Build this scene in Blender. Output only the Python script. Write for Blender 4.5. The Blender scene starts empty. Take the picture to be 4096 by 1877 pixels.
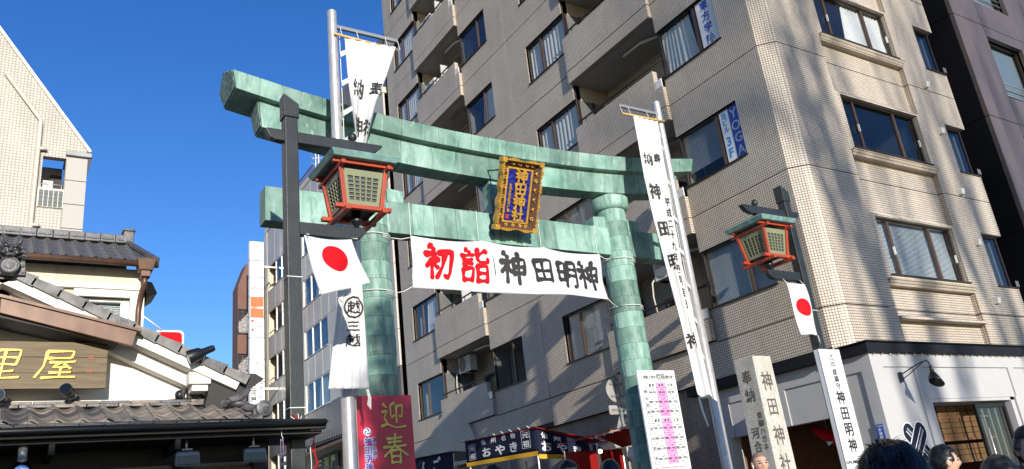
import bpy, bmesh, math, random
import numpy as np
from mathutils import Vector, Matrix, noise as mnoise
random.seed(7)
SC = bpy.context.scene
COL = SC.collection
R = math.radians

# ------------------------------------------------------------------ camera
cam_data = bpy.data.cameras.new('camera'); cam = bpy.data.objects.new('camera', cam_data); COL.objects.link(cam)
yaw, pit, rol = R(34.169), R(19.8625), R(6.803)
fw = Vector((math.sin(yaw)*math.cos(pit), math.cos(yaw)*math.cos(pit), math.sin(pit)))
rt = Vector((math.cos(yaw), -math.sin(yaw), 0)); dn = fw.cross(rt)
r2 = math.cos(rol)*rt + math.sin(rol)*dn; d2 = -math.sin(rol)*rt + math.cos(rol)*dn
m3 = Matrix((r2, -d2, -fw)).transposed()
cam.matrix_world = Matrix.Translation((0, 0, 1.5)) @ m3.to_4x4()
cam_data.sensor_width = 36; cam_data.lens = 36*3223.7/4096; cam_data.clip_start = .05; cam_data.clip_end = 3000
SC.camera = cam

# ------------------------------------------------------------------ sky and sun
SUN = Vector((-.235, -1.0, .255)).normalized()          # towards the sun
sun_el = math.asin(SUN.z); sun_az = math.atan2(SUN.x, SUN.y)
world = bpy.data.worlds.new('World'); SC.world = world; world.use_nodes = True
wn = world.node_tree; wn.nodes.clear()
sky = wn.nodes.new('ShaderNodeTexSky'); sky.sky_type = 'NISHITA'; sky.sun_disc = False
sky.sun_elevation = sun_el; sky.sun_rotation = sun_az
sky.altitude = 50; sky.air_density = 1.0; sky.dust_density = .15; sky.ozone_density = 3.0
hsv = wn.nodes.new('ShaderNodeHueSaturation'); hsv.inputs['Saturation'].default_value = 1.27; hsv.inputs['Hue'].default_value = .517
bg = wn.nodes.new('ShaderNodeBackground'); bg.inputs['Strength'].default_value = .15
wo = wn.nodes.new('ShaderNodeOutputWorld')
wn.links.new(sky.outputs[0], hsv.inputs['Color']); wn.links.new(hsv.outputs[0], bg.inputs[0]); wn.links.new(bg.outputs[0], wo.inputs[0])
sl = bpy.data.lights.new('sun', 'SUN'); sun = bpy.data.objects.new('sun', sl); COL.objects.link(sun)
sl.energy = 4.8; sl.angle = R(.53); sl.color = (1.0, .95, .865)
sun.rotation_euler = (-SUN).to_track_quat('-Z', 'Y').to_euler(); sun.location = (0, -20, 30)
SC.view_settings.view_transform = 'Standard'; SC.view_settings.look = 'None'
SC.view_settings.exposure = 0.40; SC.view_settings.gamma = 1.0; SC.view_settings.use_curve_mapping = False
SC.render.engine = 'CYCLES'; SC.cycles.max_bounces = 8; SC.cycles.transparent_max_bounces = 16
SC.cycles.use_denoising = True

def gz(y): return 0.0 if y < 3 else .06*(y-3)           # the approach street climbs away from the road

# ------------------------------------------------------------------ materials
def nt(name):
    m = bpy.data.materials.new(name); m.use_nodes = True
    t = m.node_tree; t.nodes.clear()
    o = t.nodes.new('ShaderNodeOutputMaterial'); p = t.nodes.new('ShaderNodeBsdfPrincipled')
    t.links.new(p.outputs[0], o.inputs[0])
    return m, t, p, o
def N(t, kind, **kw):
    n = t.nodes.new('ShaderNode'+kind)
    for k, v in kw.items():
        if k in n.inputs: n.inputs[k].default_value = v
        else: setattr(n, k, v)
    return n
def c4(c): return (c[0], c[1], c[2], 1)
def ramp(t, fac, stops):
    r = t.nodes.new('ShaderNodeValToRGB'); e = r.color_ramp.elements
    while len(e) < len(stops): e.new(.5)
    for k, (p, c) in enumerate(stops):
        e[k].position = p; e[k].color = c4(c) if len(c) == 3 else c
    t.links.new(fac, r.inputs[0]); return r
def coords(t, kind='Object', scale=(1, 1, 1)):
    tc = t.nodes.new('ShaderNodeTexCoord'); mp = t.nodes.new('ShaderNodeMapping'); mp.inputs['Scale'].default_value = scale
    t.links.new(tc.outputs[kind], mp.inputs[0]); return mp.outputs[0]
def mixc(t, fac, a, b, mode='MIX'):
    n = t.nodes.new('ShaderNodeMix'); n.data_type = 'RGBA'; n.blend_type = mode
    for s, v in ((n.inputs[0], fac), (n.inputs[6], a), (n.inputs[7], b)):
        if hasattr(v, 'is_linked'): t.links.new(v, s)
        elif isinstance(v, (int, float)): s.default_value = v
        else: s.default_value = c4(v)
    return n.outputs[2]
def M(name, col, rough=.6, metal=0, var=.12, vs=2.5, bump=0, bs=60, stretch=(1, 1, 1), spec=.5, dirt=0):
    m, t, p, o = nt(name)
    v = coords(t, 'Object', stretch)
    n = N(t, 'TexNoise', Scale=vs, Detail=5); t.links.new(v, n.inputs['Vector'])
    lo = [max(0, x*(1-var)) for x in col]; hi = [min(1, x*(1+var)) for x in col]
    r = ramp(t, n.outputs[0], [(.3, lo), (.7, hi)])
    colr = r.outputs[0]
    if dirt:
        v2 = coords(t, 'Object', (3, 3, .5)); n2 = N(t, 'TexNoise', Scale=2.2, Detail=7); t.links.new(v2, n2.inputs['Vector'])
        r2_ = ramp(t, n2.outputs[0], [(.5, (0, 0, 0)), (.75, (dirt, dirt, dirt))])
        colr = mixc(t, r2_.outputs[0], colr, [x*.35 for x in col])
    t.links.new(colr, p.inputs['Base Color'])
    p.inputs['Roughness'].default_value = rough; p.inputs['Metallic'].default_value = metal
    p.inputs['Specular IOR Level'].default_value = spec
    if bump:
        n3 = N(t, 'TexNoise', Scale=bs, Detail=4); t.links.new(v, n3.inputs['Vector'])
        b = N(t, 'Bump', Strength=bump, Distance=.01); t.links.new(n3.outputs[0], b.inputs['Height']); t.links.new(b.outputs[0], p.inputs['Normal'])
    return m
def tile_mat(name, c1, c2, mortar, w=.055, h=.055, ms=.0055, offset=0, rough=.45, bump=.6, stain=.35):
    m, t, p, o = nt(name)
    tc = t.nodes.new('ShaderNodeTexCoord')
    b = N(t, 'TexBrick', offset=offset, squash=1.0, offset_frequency=2)
    b.inputs['Color1'].default_value = c4(c1); b.inputs['Color2'].default_value = c4(c2); b.inputs['Mortar'].default_value = c4(mortar)
    b.inputs['Scale'].default_value = 1; b.inputs['Mortar Size'].default_value = ms; b.inputs['Mortar Smooth'].default_value = .1
    b.inputs['Brick Width'].default_value = w; b.inputs['Row Height'].default_value = h
    t.links.new(tc.outputs['UV'], b.inputs['Vector'])
    n = N(t, 'TexNoise', Scale=.9, Detail=6); mp = t.nodes.new('ShaderNodeMapping'); mp.inputs['Scale'].default_value = (2.4, .5, 1)
    t.links.new(tc.outputs['UV'], mp.inputs[0]); t.links.new(mp.outputs[0], n.inputs['Vector'])
    r = ramp(t, n.outputs[0], [(.35, (1-stain,)*3), (.62, (1, 1, 1))])
    n5 = N(t, 'TexNoise', Scale=.55, Detail=2); t.links.new(tc.outputs['UV'], n5.inputs['Vector'])
    r5 = ramp(t, n5.outputs[0], [(.3, (.88, .87, .86)), (.7, (1.0, 1.0, 1.0))])
    cc = mixc(t, 1.0, mixc(t, 1.0, b.outputs['Color'], r.outputs[0], 'MULTIPLY'), r5.outputs[0], 'MULTIPLY')
    t.links.new(cc, p.inputs['Base Color']); p.inputs['Roughness'].default_value = rough
    bp = N(t, 'Bump', Strength=bump, Distance=.004, invert=True); t.links.new(b.outputs['Fac'], bp.inputs['Height']); t.links.new(bp.outputs[0], p.inputs['Normal'])
    return m
def glass_mat(name, tint=(.75, .82, .85), refl=1.0):
    m = bpy.data.materials.new(name); m.use_nodes = True; t = m.node_tree; t.nodes.clear()
    o = t.nodes.new('ShaderNodeOutputMaterial'); mx = t.nodes.new('ShaderNodeMixShader')
    tr = N(t, 'BsdfTransparent'); tr.inputs[0].default_value = c4(tint)
    gl = N(t, 'BsdfGlossy', Roughness=.015); gl.inputs[0].default_value = (.95, .97, 1, 1)
    n = N(t, 'TexNoise', Scale=1.3, Detail=1); t.links.new(coords(t), n.inputs['Vector'])
    b = N(t, 'Bump', Strength=.04, Distance=.05); t.links.new(n.outputs[0], b.inputs['Height']); t.links.new(b.outputs[0], gl.inputs['Normal'])
    lw = N(t, 'LayerWeight', Blend=.5); pw = t.nodes.new('ShaderNodeMath'); pw.operation = 'POWER'; pw.inputs[1].default_value = 3.6; t.links.new(lw.outputs['Facing'], pw.inputs[0])
    mt = t.nodes.new('ShaderNodeMath'); mt.operation = 'MULTIPLY_ADD'; mt.inputs[1].default_value = .75*refl; mt.inputs[2].default_value = .035*refl; mt.use_clamp = True
    t.links.new(pw.outputs[0], mt.inputs[0]); t.links.new(mt.outputs[0], mx.inputs[0]); t.links.new(tr.outputs[0], mx.inputs[1]); t.links.new(gl.outputs[0], mx.inputs[2])
    t.links.new(mx.outputs[0], o.inputs[0]); return m
def patina_mat(name, streak=1.0):
    m, t, p, o = nt(name)
    v = coords(t, 'Object'); oi = t.nodes.new('ShaderNodeObjectInfo')
    n1 = N(t, 'TexNoise', Scale=1.7, Detail=6, Roughness=.6); t.links.new(v, n1.inputs['Vector'])
    base = ramp(t, n1.outputs[0], [(.25, (.045, .145, .105)), (.42, (.13, .275, .21)), (.58, (.215, .375, .30)), (.78, (.35, .485, .415))])
    hs = t.nodes.new('ShaderNodeHueSaturation'); t.links.new(base.outputs[0], hs.inputs['Color'])
    mr = t.nodes.new('ShaderNodeMapRange'); mr.inputs[3].default_value = .64; mr.inputs[4].default_value = 1.25; hs.inputs['Saturation'].default_value = .86; t.links.new(oi.outputs['Random'], mr.inputs[0]); t.links.new(mr.outputs[0], hs.inputs['Value'])
    v2 = coords(t, 'Object', (3.2, 3.2, .55)); n2 = N(t, 'TexNoise', Scale=1.7, Detail=8, Roughness=.68); t.links.new(v2, n2.inputs['Vector'])
    r2_ = ramp(t, n2.outputs[0], [(.50, (0, 0, 0)), (.72, (.85*streak,)*3)])
    c = mixc(t, r2_.outputs[0], hs.outputs[0], (.035, .10, .085))
    v3 = coords(t, 'Object', (5, 5, 1.2)); n3 = N(t, 'TexNoise', Scale=2.6, Detail=5); t.links.new(v3, n3.inputs['Vector'])
    r3 = ramp(t, n3.outputs[0], [(.58, (0, 0, 0)), (.74, (.55, .55, .55))])
    c = mixc(t, r3.outputs[0], c, (.46, .62, .54))
    n6 = N(t, 'TexNoise', Scale=26, Detail=4, Roughness=.7); t.links.new(v, n6.inputs['Vector'])
    r6 = ramp(t, n6.outputs[0], [(.57, (0, 0, 0)), (.70, (.6, .6, .6))])
    c = mixc(t, r6.outputs[0], c, (.12, .24, .19))
    t.links.new(c, p.inputs['Base Color']); p.inputs['Roughness'].default_value = .55; p.inputs['Specular IOR Level'].default_value = .4
    n4 = N(t, 'TexNoise', Scale=5, Detail=3); t.links.new(v, n4.inputs['Vector'])
    b = N(t, 'Bump', Strength=.35, Distance=.02); t.links.new(n4.outputs[0], b.inputs['Height']); t.links.new(b.outputs[0], p.inputs['Normal'])
    return m
def wood_mat(name, c1, c2, axis='x', rough=.6):
    m, t, p, o = nt(name)
    sc = {'x': (1.2, 14, 14), 'y': (14, 1.2, 14), 'z': (14, 14, 1.2)}[axis]
    v = coords(t, 'Object', sc); n = N(t, 'TexNoise', Scale=2.5, Detail=8, Roughness=.65, Distortion=.6); t.links.new(v, n.inputs['Vector'])
    r = ramp(t, n.outputs[0], [(.3, c1), (.65, c2)]); t.links.new(r.outputs[0], p.inputs['Base Color']); p.inputs['Roughness'].default_value = rough
    b = N(t, 'Bump', Strength=.4, Distance=.01); t.links.new(n.outputs[0], b.inputs['Height']); t.links.new(b.outputs[0], p.inputs['Normal'])
    return m
def cloth_mat(name, col, trans=.25, rough=.85):
    m, t, p, o = nt(name)
    v = coords(t, 'Object'); n = N(t, 'TexNoise', Scale=3, Detail=5); t.links.new(v, n.inputs['Vector'])
    r = ramp(t, n.outputs[0], [(.3, [x*.92 for x in col]), (.7, col)]); t.links.new(r.outputs[0], p.inputs['Base Color']); p.inputs['Roughness'].default_value = rough
    p.inputs['Specular IOR Level'].default_value = .2
    w = N(t, 'TexNoise', Scale=260, Detail=1); t.links.new(v, w.inputs['Vector'])
    b = N(t, 'Bump', Strength=.12, Distance=.002); t.links.new(w.outputs[0], b.inputs['Height']); t.links.new(b.outputs[0], p.inputs['Normal'])
    if trans:
        tl = N(t, 'BsdfTranslucent'); tl.inputs[0].default_value = c4(col); mx = t.nodes.new('ShaderNodeMixShader'); mx.inputs[0].default_value = trans
        t.links.new(p.outputs[0], mx.inputs[1]); t.links.new(tl.outputs[0], mx.inputs[2]); t.links.new(mx.outputs[0], o.inputs[0])
    return m
def emit_mat(name, col, s):
    m = bpy.data.materials.new(name); m.use_nodes = True; t = m.node_tree; t.nodes.clear()
    o = t.nodes.new('ShaderNodeOutputMaterial'); e = N(t, 'Emission', Strength=s); e.inputs[0].default_value = c4(col); t.links.new(e.outputs[0], o.inputs[0]); return m

T = {}
T['tile'] = tile_mat('grey_beige_mosaic_tile', (.70, .605, .485), (.60, .52, .42), (.14, .108, .082), ms=.0065, stain=.10)
T['tile_dark'] = tile_mat('brown_mosaic_tile', (.33, .29, .26), (.26, .235, .21), (.07, .06, .055))
T['tile_pale'] = tile_mat('cream_square_tile', (.53, .485, .42), (.46, .425, .37), (.25, .22, .185), .115, .115, .011, rough=.5, stain=.12)
T['joint'] = M('dark_joint', (.02, .018, .017), .8)
T['granite'] = M('pale_granite_cladding', (.38, .355, .325), .6, var=.1, vs=30)
T['stone'] = M('grey_granite', (.47, .44, .38), .75, var=.35, vs=55, bump=.35, bs=120, dirt=.35)
T['inscr'] = M('engraved_shadow_paint', (.09, .075, .06), .8)
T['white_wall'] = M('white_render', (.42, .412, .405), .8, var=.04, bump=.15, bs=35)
T['plaster'] = M('white_plaster', (.70, .665, .59), .8, var=.05, vs=1.5, bump=.15, bs=30, dirt=.12)
T['cream'] = M('cream_render', (.58, .52, .40), .8, var=.1, dirt=.4)
T['concrete'] = M('grey_concrete', (.30, .285, .265), .85, var=.12, bump=.2, dirt=.3)
T['ceiling'] = M('painted_soffit', (.42, .40, .37), .8, var=.06)
T['asphalt'] = M('asphalt', (.06, .06, .062), .9, var=.25, vs=30, bump=.5, bs=200)
T['paving'] = M('pavement_slabs', (.15, .142, .132), .85, var=.15, vs=6, bump=.2)
T['black_metal'] = M('black_metal', (.010, .011, .012), .4, .1, var=.2)
T['dark_frame'] = M('dark_bronze_aluminium', (.045, .035, .03), .4, .5, var=.15)
T['brown_frame'] = M('bronze_aluminium', (.12, .075, .05), .4, .5, var=.15)
T['white_frame'] = M('white_aluminium', (.75, .72, .66), .4, .2, var=.05)
T['steel'] = M('galvanised_steel', (.56, .53, .49), .36, .55, var=.12, vs=9, bump=.05)
T['steel_grey'] = M('grey_painted_steel', (.22, .23, .24), .5, .3, var=.1)
T['black_cornice'] = M('black_painted_fascia', (.010, .010, .013), .6, var=.2, spec=.2)
T['glass'] = glass_mat('window_glass', (.88, .91, .92))
T['glass_dark'] = glass_mat('office_glass', (.5, .58, .62), .85)
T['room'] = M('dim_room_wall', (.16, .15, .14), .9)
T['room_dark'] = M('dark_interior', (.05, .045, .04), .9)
T['curtain'] = cloth_mat('white_curtain', (.86, .84, .80), .3)
T['blind'] = M('white_blind', (.62, .64, .62), .5, var=.05)
T['patina'] = patina_mat('verdigris_copper'); T['patina_dark'] = patina_mat('weathered_verdigris', 1.5)
T['corroded'] = M('corroded_copper_end', (.11, .17, .145), .7, 0, var=.95, vs=11, bump=.6, bs=18, stretch=(2, 2, .9))
T['lamp_black'] = M('charcoal_lacquered_wood', (.017, .020, .020), .42, var=.25, vs=6, bump=.2, bs=30)
T['lamp_roof'] = M('green_copper_roof', (.17, .30, .27), .5, var=.35, vs=7, dirt=.5)
T['vermilion'] = M('vermilion_paint', (.36, .045, .014), .45, var=.15, vs=5)
T['lattice'] = M('cream_lattice', (.20, .21, .115), .5, var=.08)
T['frosted'] = M('frosted_panel', (.06, .072, .07), .35, var=.1)
T['cloth'] = cloth_mat('white_cotton', (.74, .73, .72), .22)
T['vinyl'] = cloth_mat('white_vinyl', (.70, .70, .71), .12, .5)
T['ink'] = M('black_ink', (.018, .016, .015), .7, var=.1)
T['red'] = M('red_dye', (.46, .004, .010), .75, var=.06, spec=.15)
T['gold'] = M('gold_leaf', (.60, .33, .055), .36, .4, var=.2, vs=12, bump=.15)
T['goldpaint'] = M('gold_print', (.68, .52, .09), .5, .1, var=.2, vs=4)
T['blue_lac'] = M('ultramarine_board', (.010, .017, .19), .28, var=.3, vs=6)
T['brown_lac'] = M('dark_brown_lacquer', (.075, .035, .018), .4, var=.3)
T['crimson'] = M('crimson_print', (.50, .009, .042), .4, var=.12, vs=1.2)
T['pink'] = M('pink_print', (.80, .32, .58), .6, var=.03)
T['grey_print'] = M('grey_print', (.55, .55, .55), .6, var=.03)
T['white_print'] = M('white_print', (.70, .70, .69), .5, var=.03)
T['navy'] = cloth_mat('navy_cotton', (.012, .016, .040), .1)
T['yellow'] = cloth_mat('yellow_cotton', (.75, .42, .03), .15)
T['red_tarp'] = cloth_mat('red_tarpaulin', (.30, .012, .010), .25, .5)
T['blue_print'] = M('blue_print', (.02, .07, .38), .5, var=.05)
T['sky_print'] = M('pale_blue_print', (.03, .25, .62), .5, var=.05)
T['rooftile_dark'] = M('black_smoked_tile', (.045, .044, .046), .4, .1, var=.4, vs=14, bump=.3, bs=60)
T['rooftile'] = M('smoked_roof_tile', (.095, .092, .092), .42, .1, var=.45, vs=9, bump=.25, bs=40, dirt=.35)
T['rooftile_brown'] = M('weathered_roof_tile', (.20, .165, .135), .6, 0, var=.45, vs=10, bump=.3, bs=50, dirt=.4)
T['rooftile_grey'] = M('weathered_grey_tile', (.165, .155, .14), .6, 0, var=.45, vs=8, bump=.3, bs=50, dirt=.4)
T['copper_brown'] = M('brown_oxidised_copper', (.125, .068, .043), .42, .3, var=.25, vs=5, dirt=.4)
T['wood_sign'] = wood_mat('weathered_sign_board', (.075, .050, .022), (.17, .118, .052))
T['wood_dark'] = wood_mat('dark_stained_wood', (.005, .004, .0035), (.018, .013, .010))
T['wood_red'] = wood_mat('red_brown_wood', (.10, .045, .025), (.20, .09, .05))
T['bamboo'] = M('bamboo', (.62, .36, .10), .45, var=.2, vs=8)
T['brick'] = M('terracotta_panel', (.15, .068, .048), .7, var=.12)
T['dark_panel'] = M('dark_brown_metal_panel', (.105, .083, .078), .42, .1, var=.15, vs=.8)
T['shaded_panel'] = M('dark_panel_side_shade', (.006, .006, .008), .5, 0, var=.15, vs=.8, spec=.2)  # side panels of the dark office, their shade put into the colour
T['metal_panel'] = M('brushed_metal_panel', (.52, .47, .40), .40, .12, var=.12, vs=.7)
T['ac'] = M('ivory_plastic', (.66, .64, .58), .5, var=.06, dirt=.2)
T['pipe'] = M('beige_pipe', (.55, .50, .42), .5, var=.1)
T['rope'] = M('white_rope', (.72, .70, .66), .9)
T['skin'] = M('skin', (.55, .33, .23), .5, var=.08, vs=14)
T['hair'] = M('black_hair', (.010, .009, .009), .35, var=.3, vs=30)
T['hair_stubble'] = M('shaved_hair', (.22, .14, .10), .6, var=.3, vs=60)
T['coat'] = M('black_coat', (.018, .018, .022), .8, var=.2)
T['coat_grey'] = M('grey_coat', (.14, .14, .15), .85, var=.2)
T['trousers'] = M('dark_trousers', (.03, .032, .045), .85)
T['box_card'] = M('ochre_cardboard', (.13, .068, .022), .7, var=.15)
T['bark'] = M('grey_bark', (.10, .085, .07), .9, var=.3, vs=12, bump=.4)
T['bulb'] = emit_mat('lit_bulb', (1.0, .78, .45), 9)
T['chrome'] = M('mirrored_bulb', (.75, .75, .75), .08, 1.0, var=.05)

# ------------------------------------------------------------------ mesh helpers
ORG = {}
def uv_project(me):
    n = len(me.loops)
    if not n: return
    vi = np.empty(n, np.int32); me.loops.foreach_get('vertex_index', vi)
    co = np.empty(len(me.vertices)*3); me.vertices.foreach_get('co', co); co = co.reshape(-1, 3)
    pn = np.empty(len(me.polygons)*3); me.polygons.foreach_get('normal', pn); pn = pn.reshape(-1, 3)
    lt = np.empty(len(me.polygons), np.int32); me.polygons.foreach_get('loop_total', lt)
    nn = np.repeat(pn, lt, 0); P = co[vi]; hl = np.hypot(nn[:, 0], nn[:, 1]); flat = hl < .5
    hl[hl == 0] = 1
    u = np.where(flat, P[:, 0], (-nn[:, 1]*P[:, 0]+nn[:, 0]*P[:, 1])/hl); v = np.where(flat, P[:, 1], P[:, 2])
    uv = me.uv_layers.new(name='UVMap'); uv.data.foreach_set('uv', np.stack([u, v], 1).ravel().astype(np.float32))
class MB:
    def __init__(s): s.v = []; s.f = []; s.mi = []; s.cur = 0
    def add(s, vs, fs):
        b = len(s.v); s.v += [tuple(x) for x in vs]; s.f += [tuple(b+i for i in f) for f in fs]; s.mi += [s.cur]*len(fs); return s
    def hexa(s, p): return s.add(p, [(0, 3, 2, 1), (4, 5, 6, 7), (0, 1, 5, 4), (1, 2, 6, 5), (2, 3, 7, 6), (3, 0, 4, 7)])
    def box(s, x0, x1, y0, y1, z0, z1):
        return s.hexa([(x0, y0, z0), (x1, y0, z0), (x1, y1, z0), (x0, y1, z0), (x0, y0, z1), (x1, y0, z1), (x1, y1, z1), (x0, y1, z1)])
    def cbox(s, c, d): return s.box(c[0]-d[0]/2, c[0]+d[0]/2, c[1]-d[1]/2, c[1]+d[1]/2, c[2]-d[2]/2, c[2]+d[2]/2)
    def prism(s, poly, vec):
        n = len(poly); vec = Vector(vec); a = [Vector(p) for p in poly]; b = [p+vec for p in a]
        return s.add(a+b, [tuple(range(n-1, -1, -1)), tuple(range(n, 2*n))]+[(i, (i+1) % n, n+(i+1) % n, n+i) for i in range(n)])
    def quad(s, *p): return s.add(p, [tuple(range(len(p)))])
    def tube(s, path, r, n=8, cap=True):
        path = [Vector(p) for p in path]; rs = r if isinstance(r, (list, tuple)) else [r]*len(path)
        vs = []; up = None
        for i, p in enumerate(path):
            d = (path[min(i+1, len(path)-1)]-path[max(i-1, 0)]).normalized()
            if up is None:
                up = Vector((0, 0, 1)) if abs(d.z) < .9 else Vector((1, 0, 0))
            a = d.cross(up)
            if a.length < 1e-4: a = d.orthogonal()
            a.normalize(); b = d.cross(a); up = -b if (-b).length > .5 else up
            for k in range(n):
                t = 2*math.pi*k/n; vs.append(p+a*math.cos(t)*rs[i]+b*math.sin(t)*rs[i])
        fs = []
        for i in range(len(path)-1):
            for k in range(n): fs.append((i*n+k, i*n+(k+1) % n, (i+1)*n+(k+1) % n, (i+1)*n+k))
        if cap: fs += [tuple(range(n-1, -1, -1)), tuple((len(path)-1)*n+k for k in range(n))]
        return s.add(vs, fs)
    def bar(s, a, b, w, h, up=(0, 0, 1)):
        a, b = Vector(a), Vector(b); d = (b-a).normalized(); x = d.cross(Vector(up)).normalized(); z = x.cross(d)
        q = [a-x*w/2-z*h/2, a+x*w/2-z*h/2, a+x*w/2+z*h/2, a-x*w/2+z*h/2]
        return s.prism(q, b-a)
    def lathe(s, prof, c, n=20, axis='z'):
        vs = []
        for r, z in prof:
            for k in range(n):
                t = 2*math.pi*k/n; a, b = r*math.cos(t), r*math.sin(t)
                vs.append({'z': (c[0]+a, c[1]+b, c[2]+z), 'y': (c[0]+a, c[1]+z, c[2]+b), 'x': (c[0]+z, c[1]+a, c[2]+b)}[axis])
        m = len(prof); fs = [(i*n+k, i*n+(k+1) % n, (i+1)*n+(k+1) % n, (i+1)*n+k) for i in range(m-1) for k in range(n)]
        fs += [tuple(range(n-1, -1, -1)), tuple((m-1)*n+k for k in range(n))]
        return s.add(vs, fs)
    def grid(s, fn, nu, nv):
        vs = [fn(i/nu, j/nv) for j in range(nv+1) for i in range(nu+1)]; w = nu+1
        return s.add(vs, [(j*w+i, j*w+i+1, (j+1)*w+i+1, (j+1)*w+i) for j in range(nv) for i in range(nu)])
    def ball(s, c, r, n=12, m=8):
        rx, ry, rz = r if isinstance(r, (tuple, list)) else (r, r, r)
        return s.lathe([(max(1e-4, math.sin(math.pi*i/m)), -math.cos(math.pi*i/m)) for i in range(m+1)], (0, 0, 0), n).xf_last((m+1)*n, c, (rx, ry, rz))
    def xf_last(s, k, c, sc):
        for i in range(len(s.v)-k, len(s.v)):
            p = s.v[i]; s.v[i] = (c[0]+p[0]*sc[0], c[1]+p[1]*sc[1], c[2]+p[2]*sc[2])
        return s
    def build(s, name, mat, parent=None, org=None, smooth=False, bevel=0, fix=True, solid=0, kind=None):
        o_ = Vector(org) if org is not None else (ORG[parent.name] if parent else Vector((0, 0, 0)))
        me = bpy.data.meshes.new(name); me.from_pydata([(p[0]-o_.x, p[1]-o_.y, p[2]-o_.z) for p in s.v], [], s.f)
        for mm in (mat if isinstance(mat, (list, tuple)) else [mat]): me.materials.append(T[mm] if isinstance(mm, str) else mm)
        if max(s.mi, default=0): me.polygons.foreach_set('material_index', s.mi)
        if fix:
            bm = bmesh.new(); bm.from_mesh(me); bmesh.ops.recalc_face_normals(bm, faces=bm.faces); bm.to_mesh(me); bm.free()
        if smooth: me.polygons.foreach_set('use_smooth', [True]*len(me.polygons))
        if fix is not None:                                   # world-metre box projection
            me.transform(Matrix.Translation(o_)); uv_project(me); me.transform(Matrix.Translation(-o_))
        o = bpy.data.objects.new(name, me); COL.objects.link(o)
        if parent: o.parent = parent
        elif org is not None: o.location = o_
        ORG[o.name] = o_
        if bevel:
            b = o.modifiers.new('bevel', 'BEVEL'); b.width = bevel; b.segments = 2; b.limit_method = 'ANGLE'
        if solid:
            b = o.modifiers.new('solid', 'SOLIDIFY'); b.thickness = solid; b.offset = 0
        if kind: o['kind'] = kind
        return o
def smooth_angle(o, a=40):
    o.data.polygons.foreach_set('use_smooth', [True]*len(o.data.polygons))
    try: o.data.set_sharp_from_angle(angle=R(a))
    except Exception: pass
    return o
def tag(o, label, cat, group=None):
    o['label'] = label; o['category'] = cat
    if group: o['group'] = group
    return o
def thing(name, label, cat, loc=(0, 0, 0), group=None):
    o = bpy.data.objects.new(name, None); COL.objects.link(o); o.location = loc; o.empty_display_size = .2
    ORG[o.name] = Vector(loc); return tag(o, label, cat, group)
def inst(me, name, parent, loc, rot=(0, 0, 0), scale=(1, 1, 1)):
    o = bpy.data.objects.new(name, me); COL.objects.link(o); o.parent = parent
    o.location = Vector(loc)-(ORG[parent.name] if parent else Vector((0, 0, 0))); o.rotation_euler = rot; o.scale = scale; ORG[o.name] = Vector(loc); return o
def proto(mb, name, mat, **kw):                                # mesh data only
    o = mb.build(name, mat, **kw); me = o.data; bpy.data.objects.remove(o); return me
def struct(o): o['kind'] = 'structure'; return o

# ------------------------------------------------------------------ lettering
GC = {}
def glyph(ch, bold=0.0):
    if (ch, bold) in GC: return GC[(ch, bold)]
    cu = bpy.data.curves.new('g', 'FONT'); cu.body = ch; cu.size = 1; cu.offset = bold; cu.resolution_u = 2
    ob = bpy.data.objects.new('g', cu); me = ob.to_mesh()
    vs = [(v.co.x, v.co.y) for v in me.vertices]; fs = [tuple(p.vertices) for p in me.polygons]
    ob.to_mesh_clear(); bpy.data.objects.remove(ob); bpy.data.curves.remove(cu)
    if vs:
        if ord(ch) > 255: cx, cy = .5, .38
        else:
            xs = [v[0] for v in vs]; ys = [v[1] for v in vs]; cx = (min(xs)+max(xs))/2; cy = .36
        vs = [(x-cx, y-cy, 0) for x, y in vs]
    GC[(ch, bold)] = (vs, fs); return GC[(ch, bold)]
SHI = [[(16, 97), (30, 83)], [(5, 67), (42, 72), (6, 34)], [(25, 54), (25, 0)], [(29, 50), (45, 36)]]
KOR = [[(20, 98), (33, 86)], [(5, 73), (42, 77), (6, 34)], [(25, 57), (25, -2)], [(46, 60), (33, 47)], [(31, 45), (46, 33)]]
SHIN = SHI+[[(50, 75), (53, 29)], [(50, 75), (94, 77), (90, 29)], [(53, 52), (90, 53)], [(53, 31), (90, 31)], [(71, 99), (71, -3)]]
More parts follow.
